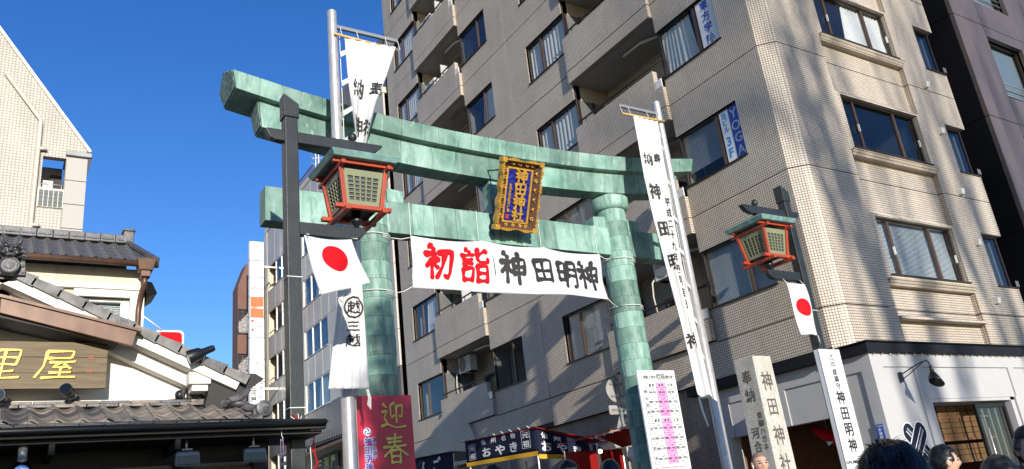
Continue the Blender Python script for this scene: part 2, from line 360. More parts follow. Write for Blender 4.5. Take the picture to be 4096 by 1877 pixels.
BR = {'神': SHIN,
 '田': [[(10, 86), (15, 8)], [(10, 86), (90, 88), (86, 8)], [(14, 49), (88, 50)], [(50, 86), (50, 12)], [(15, 13), (86, 13)]],
 '明': [[(7, 86), (10, 20)], [(7, 86), (37, 87), (37, 20)], [(9, 55), (36, 55)], [(10, 25), (37, 25)], [(53, 93), (53, 40), (39, -2)], [(53, 93), (92, 94), (91, 8), (79, 0)], [(53, 67), (91, 67)], [(53, 43), (91, 43)]],
 '初': KOR+[[(50, 79), (94, 83), (90, 22), (79, 0), (70, 9)], [(70, 78), (62, 40), (41, 0)]],
 '詣': [[(20, 99), (33, 90)], [(4, 79), (47, 82)], [(12, 66), (40, 67)], [(12, 53), (40, 54)], [(11, 39), (13, 2)], [(11, 39), (43, 40), (41, 2)], [(13, 6), (41, 6)], [(90, 93), (62, 79)], [(60, 99), (60, 68), (70, 59), (95, 60), (96, 71)], [(57, 47), (59, -1)], [(57, 47), (92, 48), (91, -1)], [(59, 24), (91, 24)], [(59, 3), (91, 3)]],
 '社': SHI+[[(54, 58), (92, 60)], [(73, 92), (73, 8)], [(47, 7), (99, 8)]],
 '屋': [[(18, 92), (82, 93), (80, 70)], [(21, 69), (80, 70)], [(18, 92), (17, 42), (0, 2)], [(30, 55), (92, 58)], [(58, 55), (40, 38), (76, 40)], [(66, 49), (84, 33)], [(34, 20), (86, 22)], [(60, 38), (60, 4)], [(18, 2), (99, 5)]],
 '里': [[(16, 93), (20, 44)], [(16, 93), (86, 95), (82, 44)], [(20, 69), (82, 70)], [(20, 46), (82, 46)], [(50, 93), (50, 4)], [(22, 24), (80, 26)], [(2, 2), (98, 5)]],
 '迎': [[(58, 96), (41, 85), (42, 40), (57, 50)], [(63, 81), (88, 86), (85, 46), (76, 47)], [(65, 81), (64, 22)], [(14, 92), (26, 80)], [(7, 62), (26, 65), (14, 42), (27, 20)], [(4, 11), (27, 19), (60, 6), (99, 9)]],
 '春': [[(21, 84), (77, 88)], [(26, 70), (73, 73)], [(7, 55), (93, 59)], [(52, 99), (45, 60), (8, 24)], [(53, 58), (96, 25)], [(33, 43), (35, -1)], [(33, 43), (69, 44), (67, -1)], [(35, 22), (67, 22)], [(35, 3), (67, 3)]]}
def brush(ch, w=.085):
    key = ('b', ch, w)
    if key in GC: return GC[key]
    V_, F_ = [], []; rnd = random.Random(ord(ch))
    for si, st in enumerate(BR[ch]):
        P = [Vector((x/100-.5, y/100-.48)) for x, y in st]; Q = []
        for i in range(len(P)-1):
            a = P[max(i-1, 0)]; b = P[i]; c = P[i+1]; d = P[min(i+2, len(P)-1)]; K = 7
            for k in range(K):
                u = k/K; cr = .5*((2*b)+(c-a)*u+(2*a-5*b+4*c-d)*u*u+(3*b-a-3*c+d)*u**3); Q.append(cr.lerp(b.lerp(c, u), .65))
        Q.append(P[-1]); n = len(Q); L = sum((Q[i+1]-Q[i]).length for i in range(n-1)); bow = rnd.uniform(-.02, .02)
        wk = w*(1.0 if L > .3 else 1.15)
        base = len(V_); zoff = si*.0004
        for i, q in enumerate(Q):
            d = (Q[min(i+1, n-1)]-Q[max(i-1, 0)]).normalized(); nr = Vector((-d.y, d.x)); u = i/(n-1)
            ww = wk*(.62-.22*u+.12*math.cos(2*math.pi*u))*(1+.06*math.sin(9*u+si)); q2 = q+nr*bow*math.sin(math.pi*u)
            V_.append((q2.x+nr.x*ww, q2.y+nr.y*ww, zoff)); V_.append((q2.x-nr.x*ww, q2.y-nr.y*ww, zoff))
            if i: b0 = base+2*i; F_.append((b0-2, b0-1, b0+1, b0))
        for e, sg in ((0, -1), (n-1, 1)):
            d = (Q[min(e+1, n-1)]-Q[max(e-1, 0)]).normalized()*sg; a = Vector(V_[base+2*e][:2]); b = Vector(V_[base+2*e+1][:2]); r = (a-b).length/2
            t1 = a.lerp(b, .3)+d*r*.75; t2 = a.lerp(b, .75)+d*r*.55; k0 = len(V_); V_ += [(t1.x, t1.y, zoff), (t2.x, t2.y, zoff)]
            F_.append((base+2*e, k0, k0+1, base+2*e+1))
    GC[key] = (V_, F_); return GC[key]
def lettering(name, items, mat, parent, mapf, cell=0, solid=0, lift=0.0):
    """items: (char, cx, cy, sx, sy, bold or 'b'/'b0.1'); mapf(u, v, off) -> point, off = metres off the surface"""
    if 1 < len(items) <= 6:
        return [lettering(name, [q], mat, parent, mapf, cell, solid, lift) for q in items]
    bm = bmesh.new()
    for it in items:
        ch, cx, cy, sx, sy = it[:5]; bold = it[5] if len(it) > 5 else .012
        vs, fs = brush(ch, float(bold[1:] or .085)) if isinstance(bold, str) else glyph(ch, bold)
        bv = [bm.verts.new((cx+x*sx, cy+y*sy, z)) for x, y, z in vs]
        for f in fs:
            try: bm.faces.new([bv[i] for i in f])
            except ValueError: pass
    if cell and bm.verts:
        for ax in (0, 1):
            lo = min(v.co[ax] for v in bm.verts); hi = max(v.co[ax] for v in bm.verts); x = math.floor(lo/cell)*cell+cell
            no = [0, 0, 0]; no[ax] = 1
            while x < hi:
                pc = [0, 0, 0]; pc[ax] = x
                bmesh.ops.bisect_plane(bm, geom=bm.verts[:]+bm.edges[:]+bm.faces[:], plane_co=pc, plane_no=no); x += cell
    bm.verts.index_update()
    mb = MB(); mb.add([mapf(v.co.x, v.co.y, v.co.z+lift) for v in bm.verts], [tuple(v.index for v in f.verts) for f in bm.faces]); bm.free()
    return mb.build(name, mat, parent, fix=False, solid=solid, kind='stuff' if len(items) > 6 else None)
def vtext(s, x, y0, size, pitch=None, bold=.012, sx=1): return [(c, x, y0-i*(pitch or size*1.05), size*sx, size, bold) for i, c in enumerate(s) if c != ' ']
def htext(s, xc, y, size, pitch=None, bold=.012, sx=1):
    p = (pitch or size*1.02)
    return [(c, xc+(i-(len(s)-1)/2)*p, y, size*sx, size, bold) for i, c in enumerate(s) if c != ' ']
def mapY(y, e=.004): return lambda u, v, o=0: (u, y-e-o, v)
def mapX(x, e=.004): return lambda u, v, o=0: (x-e-o, -u, v)              # on a face towards -X; u runs along -Y

def wall_cells(mb, u0, u1, v0, v1, holes, P, depth, back=False, edge=True):
    """front face of a wall with rectangular holes and their reveals; P(u, v, d) -> point, d metres behind the face"""
    us = sorted({u0, u1, *[min(max(h[k], u0), u1) for h in holes for k in (0, 1)]}); vs = sorted({v0, v1, *[min(max(h[k], v0), v1) for h in holes for k in (2, 3)]})
    ins = lambda u, v: any(h[0] < u < h[1] and h[2] < v < h[3] for h in holes)
    full = {}
    for i in range(len(us)-1):
        for j in range(len(vs)-1):
            full[i, j] = not ins((us[i]+us[i+1])/2, (vs[j]+vs[j+1])/2)
    for (i, j), ok in full.items():
        if not ok: continue
        a, b, c, d = us[i], us[i+1], vs[j], vs[j+1]
        mb.quad(P(a, c, 0), P(b, c, 0), P(b, d, 0), P(a, d, 0))
        for di, dj, e in ((-1, 0, ((a, c), (a, d))), (1, 0, ((b, d), (b, c))), (0, -1, ((b, c), (a, c))), (0, 1, ((a, d), (b, d)))):
            nb = full.get((i+di, j+dj))
            if nb is False or (nb is None and edge):
                (p, q), (r, s_) = e; dd = depth if nb is False else min(depth, .035)
                mb.quad(P(p, q, 0), P(r, s_, 0), P(r, s_, dd), P(p, q, dd))
    return mb
# ================================================================== GROUND
g = MB()
for y0, y1 in ((-60, 3), (3, 90)):
    g.quad((-200, y0, gz(y0)-.15), (200, y0, gz(y0)-.15), (200, y1, gz(y1)-.15), (-200, y1, gz(y1)-.15))
struct(g.build('ground', 'asphalt', fix=False))
g = MB(); g.quad((-60, -30, -.12), (60, -30, -.12), (60, 1.5, -.12), (-60, 1.5, -.12))
struct(g.build('road', 'asphalt', fix=False))
g = MB()
for x0, x1 in ((-30, 4.2), (11.2, 40)):
    g.hexa([(x0, 1.5, -.2), (x1, 1.5, -.2), (x1, 3, -.2), (x0, 3, -.2), (x0, 1.5, 0), (x1, 1.5, 0), (x1, 3, 0), (x0, 3, 0)])
    g.hexa([(x0, 3.0, -.2), (x1, 3.0, -.2), (x1, 9.2, gz(9.2)-.2), (x0, 9.2, gz(9.2)-.2), (x0, 3.0, 0), (x1, 3.0, 0), (x1, 9.2, gz(9.2)), (x0, 9.2, gz(9.2))])
struct(g.build('pavement', 'paving'))
g = MB(); g.quad((3.2, 1.5, -.1), (13.5, 1.5, -.1), (13.5, 3, -.1), (3.2, 3, -.1)); g.quad((3.2, 3, -.1), (13.5, 3, -.1), (13.5, 80, gz(80)-.1), (3.2, 80, gz(80)-.1))
struct(g.build('approach_street', 'paving', fix=False))
g = MB(); g.box(-60, 60, 1.38, 1.5, -.13, .012); struct(g.build('kerb', 'concrete', bevel=.02))
g = MB()
for k in range(-6, 14): g.box(k*1.0+.0, k*1.0+.45, -3.6, -.3, -.1165, -.116)
struct(g.build('zebra_crossing', 'white_print'))

# ================================================================== APARTMENT BUILDING
ZJ = [4.81+2.953*n for n in range(-1, 9)]                  # joint levels, index n+1
TOP = 28.4
ab = thing('apartment_building', 'tall apartment block clad in grey beige mosaic tile with rounded street corner and shop below', 'building', (17, 18, gz(12)))
PA = lambda u, v, d: (13.40+d, u, v)
PB = lambda u, v, d: (u, 9.15+d, v)
cx0, cy0, cx1, cy1 = 13.40, 9.45, 13.683, 9.15
ch_n = Vector((cy1-cy0, -(cx1-cx0), 0)).normalized(); CL = math.hypot(cx1-cx0, cy1-cy0)
PC = lambda u, v, d: (cx0+(cx1-cx0)*u/CL-ch_n.x*d, cy0+(cy1-cy0)*u/CL-ch_n.y*d, v)
WIN_A = [('W1', 25.20, 27.15), ('W2', 19.88, 21.74), ('W3', 15.76, 17.75), ('W4', 10.33, 12.24)]
BAL = [(21.74, 25.20), (12.24, 15.76)]
NS = 8
holes = []
for n in range(NS):
    zs = ZJ[n+1]+.76
    for nm, a, b in WIN_A: holes.append((a, b, zs, zs+1.33))
for a, b in BAL: holes.append((a, b, 4.86, TOP-.6))
# window strips touch the balcony wells so the corner lights wrap round
bk = MB(); wall_cells(bk, 9.45, 28.0, 4.12, TOP, holes, lambda u, v, d: PA(u, v, d+.03), .22, edge=False); bk.build('wall', 'joint', ab, fix=False)
def clip(hs, u0, u1, v0, v1): return [h for h in hs if h[0] < u1 and h[1] > u0 and h[2] < v1 and h[3] > v0]
for (u0, u1) in ((9.45, 12.24), (12.24, 15.76), (15.76, 18.8), (18.8, 21.74), (21.74, 25.2), (25.2, 28.0)):
    for k in range(len(ZJ)):
        v0 = max(ZJ[k], 4.02 if u1 < 19 else 4.14); v1 = ZJ[k+1] if k+1 < len(ZJ) else TOP
        if v1 <= v0 or (u0 in (12.24, 21.74) and v0 > 4.5): continue
        if u0 in (12.24, 21.74): v1 = 4.84
        m = MB(); wall_cells(m, u0+(.012 if u0 == 18.8 else 0), u1-(.012 if u1 in (18.8, 28.0) else 0), v0+.012, v1-.012, clip(holes[:NS*4], u0, u1, v0, v1), PA, .20); m.build('tile_panel', 'tile', ab, fix=False)
for k in range(len(ZJ)):                                   # rounded street corner
    v0 = max(ZJ[k], 3.97); v1 = ZJ[k+1] if k+1 < len(ZJ) else TOP
    m = MB()
    pts = []
    r = .10
    A0 = Vector((13.40, 9.45)); B0 = Vector((13.683, 9.15)); d_ = (B0-A0).normalized()
    pts = [Vector((13.40, 9.45+.02)), A0-(Vector((0, -1)))*-.0]
    poly = [Vector((13.40, 9.452)), A0+d_*.02, B0-d_*.10, B0-d_*.05+Vector((.012, -.006)), B0+Vector((.0, -.0)), B0+Vector((.05, 0))]
    poly[3] = B0-d_*.045+Vector((.004, .003)); poly[4] = B0+Vector((.012, .004))
    for i in range(len(poly)-1):
        p, q = poly[i], poly[i+1]; m.quad((p.x, p.y, v0+.012), (q.x, q.y, v0+.012), (q.x, q.y, v1-.012), (p.x, p.y, v1-.012))
    for zz_, s_ in ((v0+.012, 1), (v1-.012, -1)):
        for i in range(len(poly)-1):
            p, q = poly[i], poly[i+1]; m.quad((p.x, p.y, zz_), (q.x, q.y, zz_), (q.x+.03, q.y+.03, zz_), (p.x+.03, p.y+.03, zz_))
    smooth_angle(m.build('corner_panel', 'tile', ab, fix=False), 60)
m = MB(); m.prism([(13.44, 9.49, 3.97), (13.70, 9.20, 3.97), (14.4, 9.2, 3.97), (14.4, 10.2, 3.97), (13.44, 10.2, 3.97)], (0, 0, TOP-4)); m.build('corner_backing', 'joint', ab)
# street side (towards the road)
hb = []
for n in range(NS):
    zs = 5.53+2.953*n; hb.append((15.52, 18.50, zs, zs+1.32)); hb.append((19.72, 20.7, zs, zs+1.33))
bk = MB(); wall_cells(bk, 13.73, 20.64, 3.96, TOP, hb, lambda u, v, d: PB(u, v, d+.155), .12, edge=False); bk.build('wall', 'joint', ab, fix=False)
for k in range(len(ZJ)):
    v0 = max(ZJ[k], 3.97); v1 = ZJ[k+1] if k+1 < len(ZJ) else TOP
    for u0, u1 in ((13.735, 15.35), (18.60, 20.66)):
        m = MB(); wall_cells(m, u0, u1, v0+.012, v1-.012, clip(hb, u0, u1, v0, v1), PB, .26); m.box(u0 if u0 > 18 else u1-.004, u0+.004 if u0 > 18 else u1, 9.152, 9.30, v0+.012, v1-.012) if False else None
        if u0 > 18: m.quad((u0, 9.186, v0+.012), (u0, 9.31, v0+.012), (u0, 9.31, v1-.012), (u0, 9.186, v1-.012))
        m.build('tile_panel', 'tile', ab, fix=False)
for n in range(-1, NS):
    zs = 5.53+2.953*n; lo = max(3.97, zs+1.38) if n >= 0 else 3.97; hi = zs+2.953-.22
    zj = ZJ[n+2] if n+2 < len(ZJ) else 99
    for a, b in ((lo, min(zj-.012, hi)), (zj+.012, hi)):
        if b > a+.02:
            m = MB(); wall_cells(m, 15.352, 18.598, a, b, [], lambda u, v, d: PB(u, v, d+.14), .015); m.build('spandrel_panel', 'tile', ab, fix=False)
    if n >= 0:
        m = MB(); wall_cells(m, 15.352, 18.598, zs-.10, zs+1.38, [(15.52, 18.50, zs, zs+1.32)], PB, .26, edge=True)
        m.quad((15.352, 9.15, zs+1.38), (18.598, 9.15, zs+1.38), (18.598, 9.28, zs+1.38), (15.352, 9.28, zs+1.38)); m.build('window_surround', 'tile', ab, fix=False)
        m = MB(); m.hexa([(15.36, 9.15, zs-.24), (18.59, 9.15, zs-.24), (18.59, 9.30, zs-.24), (15.36, 9.30, zs-.24), (15.33, 9.06, zs-.101), (18.62, 9.06, zs-.101), (18.62, 9.30, zs-.101), (15.33, 9.30, zs-.101)]); m.build('sill_ledge', 'tile', ab)
m = MB(); m.box(15.36, 18.59, 9.09, 9.28, 4.56, 4.63); m.build('sill_ledge', 'tile', ab)
m = MB(); m.box(15.9, 20.62, 11.2, 27.9, 4.3, TOP-.5); m.build('building_core', 'concrete', ab)
m = MB(); m.box(13.45, 20.6, 9.4, 27.95, TOP-.5, TOP-.02); m.box(20.50, 20.64, 9.42, 27.9, 4, TOP-.6); m.box(13.46, 20.6, 27.8, 27.98, 4, TOP-.6); m.build('roof_slab', 'concrete', ab)

# ---- windows
rnd = random.Random(3)
def curtain_mesh(P, u0, u1, v0, v1, d=.16, amp=.03, fold=.16, skew=0):
    m = MB(); k = max(8, int((u1-u0)/.025))
    m.grid(lambda a, b: P(u0+(u1-u0)*a+skew*(1-b)*(a-.5)*(u1-u0), v0+(v1-v0)*b, d+amp*math.sin((u0+(u1-u0)*a)*2*math.pi/fold+1.3*math.sin(9*a))*(1-.35*b)), k, 6); return m
def blind_mesh(P, u0, u1, v0, v1, d=.12):
    m = MB(); v = v0
    while v < v1:
        m.quad(P(u0, v, d-.008), P(u1, v, d-.008), P(u1, v+.022, d+.008), P(u0, v+.022, d+.008)); v += .03
    return m
def pbox(m, P, u0, u1, v0, v1, d0, d1):
    m.hexa([P(u0, v0, d0), P(u1, v0, d0), P(u1, v0, d1), P(u0, v0, d1), P(u0, v1, d0), P(u1, v1, d0), P(u1, v1, d1), P(u0, v1, d1)])
def window(P, u0, u1, v0, v1, mull, dressing='curtain', frame='dark_frame', parent=ab, sill=True, depth=.10, glass='glass', room=1.5, label=None, side=0):
    e = .045; m = MB()
    pbox(m, P, u0, u0+e, v0, v1, depth-.03, depth+.05); pbox(m, P, u1-e, u1, v0, v1, depth-.03, depth+.05)
    pbox(m, P, u0+e, u1-e, v0, v0+e, depth-.03, depth+.05); pbox(m, P, u0+e, u1-e, v1-e, v1, depth-.03, depth+.05)
    if sill: pbox(m, P, u0-.03, u1+.03, v0-.025, v0-.002, -.045, depth)
    w = m.build('window', frame, parent, bevel=.004)
    if label: w['label'] = label
    xs = [u0]+list(mull)+[u1]
    for q in mull:
        m = MB(); pbox(m, P, q-.035, q+.035, v0+e, v1-e, depth-.025, depth+.045); m.build('mullion', 'brown_frame' if frame == 'dark_frame' else frame, w)
    for i in range(len(xs)-1):
        m = MB(); dd = depth+(.012 if i % 2 else .0); m.quad(P(xs[i]+e*.6, v0+e*.6, dd), P(xs[i+1]-e*.6, v0+e*.6, dd), P(xs[i+1]-e*.6, v1-e*.6, dd), P(xs[i]+e*.6, v1-e*.6, dd)); m.build('pane', glass, w, fix=False)
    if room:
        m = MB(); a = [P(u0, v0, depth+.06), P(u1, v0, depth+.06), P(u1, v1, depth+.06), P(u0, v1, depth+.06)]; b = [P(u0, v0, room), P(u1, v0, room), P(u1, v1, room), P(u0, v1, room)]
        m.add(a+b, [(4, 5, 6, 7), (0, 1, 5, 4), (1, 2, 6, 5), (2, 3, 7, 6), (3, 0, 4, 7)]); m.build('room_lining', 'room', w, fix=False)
    L = u1-u0
    if dressing == 'curtain': curtain_mesh(P, u0+.08, u1-.05, v0+.03, v1-.06, depth+.075, .022).build('curtain', 'curtain', w, fix=False, smooth=True)
    elif dressing == 'side': 
        curtain_mesh(P, u0+.05, u0+.05+L*.45, v0+.05, v1-.05, depth+.08, .028, .12, .25).build('curtain', 'curtain', w, fix=False, smooth=True)
    elif dressing == 'side2':
        curtain_mesh(P, u1-.05-L*.5, u1-.05, v0+.05, v1-.05, depth+.08, .028, .12, .25).build('curtain', 'curtain', w, fix=False, smooth=True)
    elif dressing == 'blind': blind_mesh(P, u0+.06, u1-.06, v0+.04, v1-.05, depth+.09).build('blind', 'blind', w, fix=False)
    elif dressing == 'halfblind': blind_mesh(P, u0+.06, u1-.06, v0+.35, v1-.05, depth+.09).build('blind', 'blind', w, fix=False)
    return w
DRESS = {('W1', 0): 'none', ('W1', 1): 'side', ('W2', 0): 'none', ('W2', 1): 'none', ('W2', 2): 'side', ('W2', 3): 'side', ('W2', 4): 'blind', ('W3', 0): 'blind', ('W3', 1): 'halfblind', ('W4', 0): 'blind', ('W4', 1): 'halfblind', ('W4', 2): 'side2', ('W4', 3): 'curtain'}
for n in range(NS):
    zs = ZJ[n+1]+.76
    for nm, a, b in WIN_A:
        if nm in ('W3', 'W4') and n > 4: continue
        far = nm in ('W1', 'W3')
        mu = [a+(b-a)*(.64 if far else .36)]
        d = DRESS.get((nm, n), 'curtain')
        w = window(PA, a, b, zs, zs+1.33, mu, d, depth=.10)
        # corner light turning into the balcony well
        edge = a-.02 if far else b+.02
        m = MB(); m.box(13.50, 13.55, edge-.03, edge+.03, zs, zs+1.33); m.box(14.05, 14.10, edge-.025, edge+.025, zs, zs+1.33); m.box(13.50, 14.1, edge-.025, edge+.025, zs-.03, zs+.02); m.build('corner_post', 'dark_frame', w)
        m = MB(); m.quad((13.55, edge, zs+.02), (14.05, edge, zs+.02), (14.05, edge, zs+1.33), (13.55, edge, zs+1.33)); m.build('pane', 'glass', w, fix=False)
# stickers on the glass
zs = ZJ[3]+.76
for wname, cols in (('a', 0),):
    m = MB(); m.quad((13.484, 10.92, zs+.04), (13.484, 10.40, zs+.04), (13.484, 10.40, zs+1.29), (13.484, 10.92, zs+1.29)); s = m.build('window_sticker', 'white_print', ab, fix=False); s['label'] = 'pale window sticker with four blue characters'
    lettering('lettering', vtext('東方学院', -10.66, zs+1.13, .26, .30, .03), 'blue_print', s, mapX(13.484))
zs = ZJ[2]+.76
m = MB(); m.quad((13.484, 10.93, zs+.04), (13.484, 10.665, zs+.04), (13.484, 10.665, zs+1.29), (13.484, 10.93, zs+1.29)); s = m.build('window_sticker', 'white_print', ab, fix=False)
lettering('lettering', vtext('当ビル', -10.80, zs+1.17, .17, .17, .03)+vtext('3F', -10.80, zs+.54, .30, .28, .03), 'sky_print', s, mapX(13.484))
m = MB(); m.quad((13.484, 10.66, zs+.04), (13.484, 10.38, zs+.04), (13.484, 10.38, zs+1.29), (13.484, 10.66, zs+1.29)); s = m.build('window_sticker', 'blue_print', ab, fix=False)
lettering('lettering', vtext('YOGA', -10.52, zs+1.12, .32, .30, .01), 'grey_print', s, mapX(13.484))

# ---- balconies
for bi, (a, b) in enumerate(BAL):
    for n in range(NS):
        if bi == 1 and n > 5: continue
        zs = ZJ[n+1]+.76; zb = zs-1.14 if n else 4.86; zt = zs+.35; zj = ZJ[n+1]
        m = MB(); m.box(13.46, 14.75, a, b, zs-1.14, zs-.98); slab = m.build('balcony', 'ceiling', ab)
        m = MB()
        if zj > zb: m.box(13.29, 13.44, a+.02, b-.0, zb, zj-.012)
        if zj > zb: m.build('parapet_panel', 'tile', slab, fix=True)
        m = MB(); m.box(13.29, 13.44, a+.26, b, max(zb, zj+.012), zt); m.build('parapet_panel', 'tile', slab)
        m = MB(); m.box(13.29, 13.44, a+.02, a+.248, max(zb, zj+.012), zs-.22); m.build('parapet_end', 'tile', slab)
        m = MB(); m.box(13.30, 13.33, a+.03, a+.24, zs-.20, zs+.02); m.build('drain_cover', 'white_frame', slab)
        m = MB(); m.tube([(13.36, a-.06, zs+.53), (13.36, b-.1, zs+.53)], .028, 8)
        for q in (a+.35, a+1.25, a+2.2, a+3.1): m.tube([(13.36, q, zt), (13.36, q, zs+.53)], .016, 6)
        m.build('railing', 'dark_frame', slab, smooth=True)
        m = MB(); m.box(14.73, 14.80, a, b, zs-.97, zs+1.81); m.build('back_wall', 'tile', slab)
        for yy in (a-.06, b+.002):
            m = MB(); m.box(14.12, 14.8, yy, yy+.055, zs-.97, zs+1.81); m.build('side_wall', 'tile', slab)
        for q0, q1 in ((a-.056, a+.0), (b+.0, b+.056)):
            m = MB(); m.box(13.50, 14.12, q0, q1, zs-.97, zs-.04); m.build('side_wall', 'tile', slab); m = MB(); m.box(13.50, 14.12, q0, q1, zs+1.335, zs+1.81); m.build('side_wall', 'tile', slab)
        m = MB(); m.box(14.69, 14.74, a+.9, a+2.7, zs-.9, zs+1.05); d_ = m.build('balcony_door', 'brown_frame', slab)
        m = MB(); m.quad((14.685, a+.97, zs-.8), (14.685, a+1.77, zs-.8), (14.685, a+1.77, zs+1.0), (14.685, a+.97, zs+1.0)); m.quad((14.685, a+1.83, zs-.8), (14.685, a+2.63, zs-.8), (14.685, a+2.63, zs+1.0), (14.685, a+1.83, zs+1.0)); m.build('pane', 'glass_dark', d_, fix=False)
        m = MB(); m.tube([(13.95, a+.28, zs-.97), (13.95, a+.28, zs+1.81)], .055, 8); m.tube([(13.95, a+.28, zs+1.6), (13.75, a+.9, zs+1.68), (13.75, a+1.6, zs+1.7)], .04, 8); m.build('drain_pipe', 'brown_frame' if n % 2 else 'pipe', slab, smooth=True)
        if n in (3, 4, 5, 1):
            m = MB(); m.box(13.48, 14.7, a+1.62, a+1.66, zs-.9, zs+1.1); m.build('partition_board', 'white_wall', slab)
def aircon(loc, label, ax='x'):
    x, y, z = loc; t = thing('air_conditioner', label, 'air conditioner', loc, 'outdoor air conditioner units on the balconies')
    m = MB(); m.box(x, x+.30, y-.40, y+.40, z+.05, z+.60); m.build('body', 'ac', t, bevel=.015)
    m = MB(); m.lathe([(.23, 0), (.245, -.012), (.23, -.02)], (x-.001, y+.1, z+.33), 24, 'x'); m.build('fan_ring', 'steel_grey', t)
    m = MB(); m.lathe([(.222, 0), (.222, .004)], (x-.008, y+.1, z+.33), 24, 'x'); m.build('fan_recess', 'black_metal', t)
    for k in range(6):
        m = MB(); m.tube([(x-.018, y+.1-.21, z+.33), (x-.018, y+.1+.21, z+.33)], .004, 4); o = m.build('grille_bar', 'ac', t)
        v = (k-2.5)*.07; o.location = (0, 0, v); o.scale = (1, max(.3, math.sqrt(1-(v/.23)**2)), 1)
        o.location.y = (y+.1-ORG[t.name].y)*(1-o.scale[1])
    for k in range(5):
        m = MB(); m.box(x-.006, x-.001, y-.36, y-.18, z+.12+k*.09, z+.14+k*.09); m.build('vent_slat', 'steel_grey', t)
    for s in (-.28, .28):
        m = MB(); m.box(x, x+.3, y+s-.03, y+s+.03, z, z+.05); m.build('foot', 'black_metal', t)
    return t
for k, (bi, n, dy, hang) in enumerate(((0, 4, 2.85, 0), (0, 5, 2.75, 0), (0, 3, 2.9, 0), (1, 4, 2.7, 1), (0, 0, 2.75, 1), (1, 0, 1.4, 1))):
    zs = ZJ[n+1]+.76; zz_ = zs+1.15 if hang else zs+.45
    if hang and n == 4: zz_ = zs+.95
    lab = ['ivory outdoor unit on far balcony second below the top of frame', 'ivory outdoor unit on the highest far balcony in view', 'ivory outdoor unit on far balcony just above the green torii beam', 'ivory outdoor unit on the highest near balcony beside white curtain window', 'ivory outdoor unit hung under ceiling of lowest far balcony', 'ivory outdoor unit hung in lowest near balcony behind the right flagpole'][k]
    t = aircon((13.62 if k != 4 else 13.95, BAL[bi][0]+dy, zz_), lab)
    if hang:
        m = MB()
        for s in (-.34, .34): m.box(13.97 if k == 4 else 13.64, 14.2 if k == 4 else 13.9, BAL[bi][0]+dy+s-.015, BAL[bi][0]+dy+s+.015, zz_+.6, zs+1.812)
        m.build('hanger', 'steel_grey', t)
    else:
        m = MB()
        for s in (-.3, .3): m.box(13.62, 13.92, BAL[bi][0]+dy+s-.02, BAL[bi][0]+dy+s+.02, zs-.975, zz_)
        m.build('stand', 'steel_grey', t)
    m = MB(); yy = BAL[bi][0]+dy+.42; xh = .3 if k == 4 else 0; m.tube([(13.7+xh, yy, zz_+.2), (13.6+xh, yy+.08, zz_+.05), (13.58+xh, yy+.1, zz_-.3), (13.6+xh, yy+.08, zz_-.7)], .022, 6); m.build('hose', 'pipe', t, smooth=True)

# ---- windows on the road side
DB = {0: 'blind', 1: 'none', 2: 'side2', 3: 'curtain'}
for n in range(5):
    zs = 5.53+2.953*n
    w = window(PB, 15.52, 18.50, zs, zs+1.32, [16.10, 17.66], DB.get(n, 'curtain'), depth=.14, room=1.4, glass='glass_dark' if n == 1 else 'glass')
    for q in (16.04, 18.42):
        m = MB(); m.box(q-.012, q+.012, 9.22, 9.26, zs+.5, zs+.68); m.build('handle', 'white_frame', w)
    w = window(PB, 19.74, 20.60, zs, zs+1.33, [], 'side' if n != 1 else 'none', depth=.14, room=1.0, glass='glass_dark', label='narrow window at the building edge')
    m = MB(); m.box(20.44, 20.46, 9.06, 9.08, zs, zs+.14); m.box(20.52, 20.54, 9.06, 9.08, zs, zs+.14); m.build('catch', 'steel', w)
for z_ in (7.89, 6.58, 9.53, 5.15, 10.85):
    m = MB(); m.hexa([(19.29, 9.06, z_-.09), (19.42, 9.06, z_-.09), (19.42, 9.149, z_-.09), (19.29, 9.149, z_-.09), (19.29, 9.03, z_+.05), (19.42, 9.03, z_+.05), (19.42, 9.149, z_+.09), (19.29, 9.149, z_+.09)]); m.build('vent_hood', 'white_frame', ab, bevel=.008)
# ---- arch relief and ground floor on the approach side
m = MB(); pts = [(13.276, 24.72+1.80*math.cos(math.pi*k/28), 3.62+1.80*math.sin(math.pi*k/28)) for k in range(29)]; m.prism(pts, (.123, 0, 0)); m.build('arch_relief', 'tile', ab)
m = MB(); m.box(13.58, 13.9, 12.62, 28.0, gz(12), 4.13); m.build('ground_floor_wall', 'tile_dark', ab)
m = MB(); m.box(13.42, 14.3, 9.5, 28, 4.035, 4.115); m.build('soffit', 'joint', ab)

# ================================================================== CORNER SHOP on the ground floor
SW = 'white_wall'
m = MB()
m.box(13.40, 20.6, 8.74, 9.6, 3.765, 3.955); m.box(13.36, 20.6, 8.70, 9.6, 3.955, 3.985); m.box(13.33, 13.62, 9.602, 13.4, 3.80, 4.03); cor = m.build('cornice', 'black_cornice', ab, bevel=.01)
me = proto(MB().ball((0, 0, 0), .022, 8, 6), 'cornice_bulb', 'chrome', smooth=True)
for k in range(22): inst(me, 'cornice_bulb', cor, (13.62+k*.255, 8.785, 3.752))
FR = lambda u, v, d: (u, 8.82+d, v)
zg = gz(8.8)
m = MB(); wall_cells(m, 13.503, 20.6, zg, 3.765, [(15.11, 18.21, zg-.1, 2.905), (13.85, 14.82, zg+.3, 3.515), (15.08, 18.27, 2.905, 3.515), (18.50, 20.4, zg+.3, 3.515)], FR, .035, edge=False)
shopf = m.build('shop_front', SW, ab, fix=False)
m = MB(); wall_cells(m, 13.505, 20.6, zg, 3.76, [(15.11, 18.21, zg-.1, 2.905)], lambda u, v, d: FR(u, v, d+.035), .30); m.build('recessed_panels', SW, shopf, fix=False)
FL = lambda u, v, d: (13.50+d, u, v)
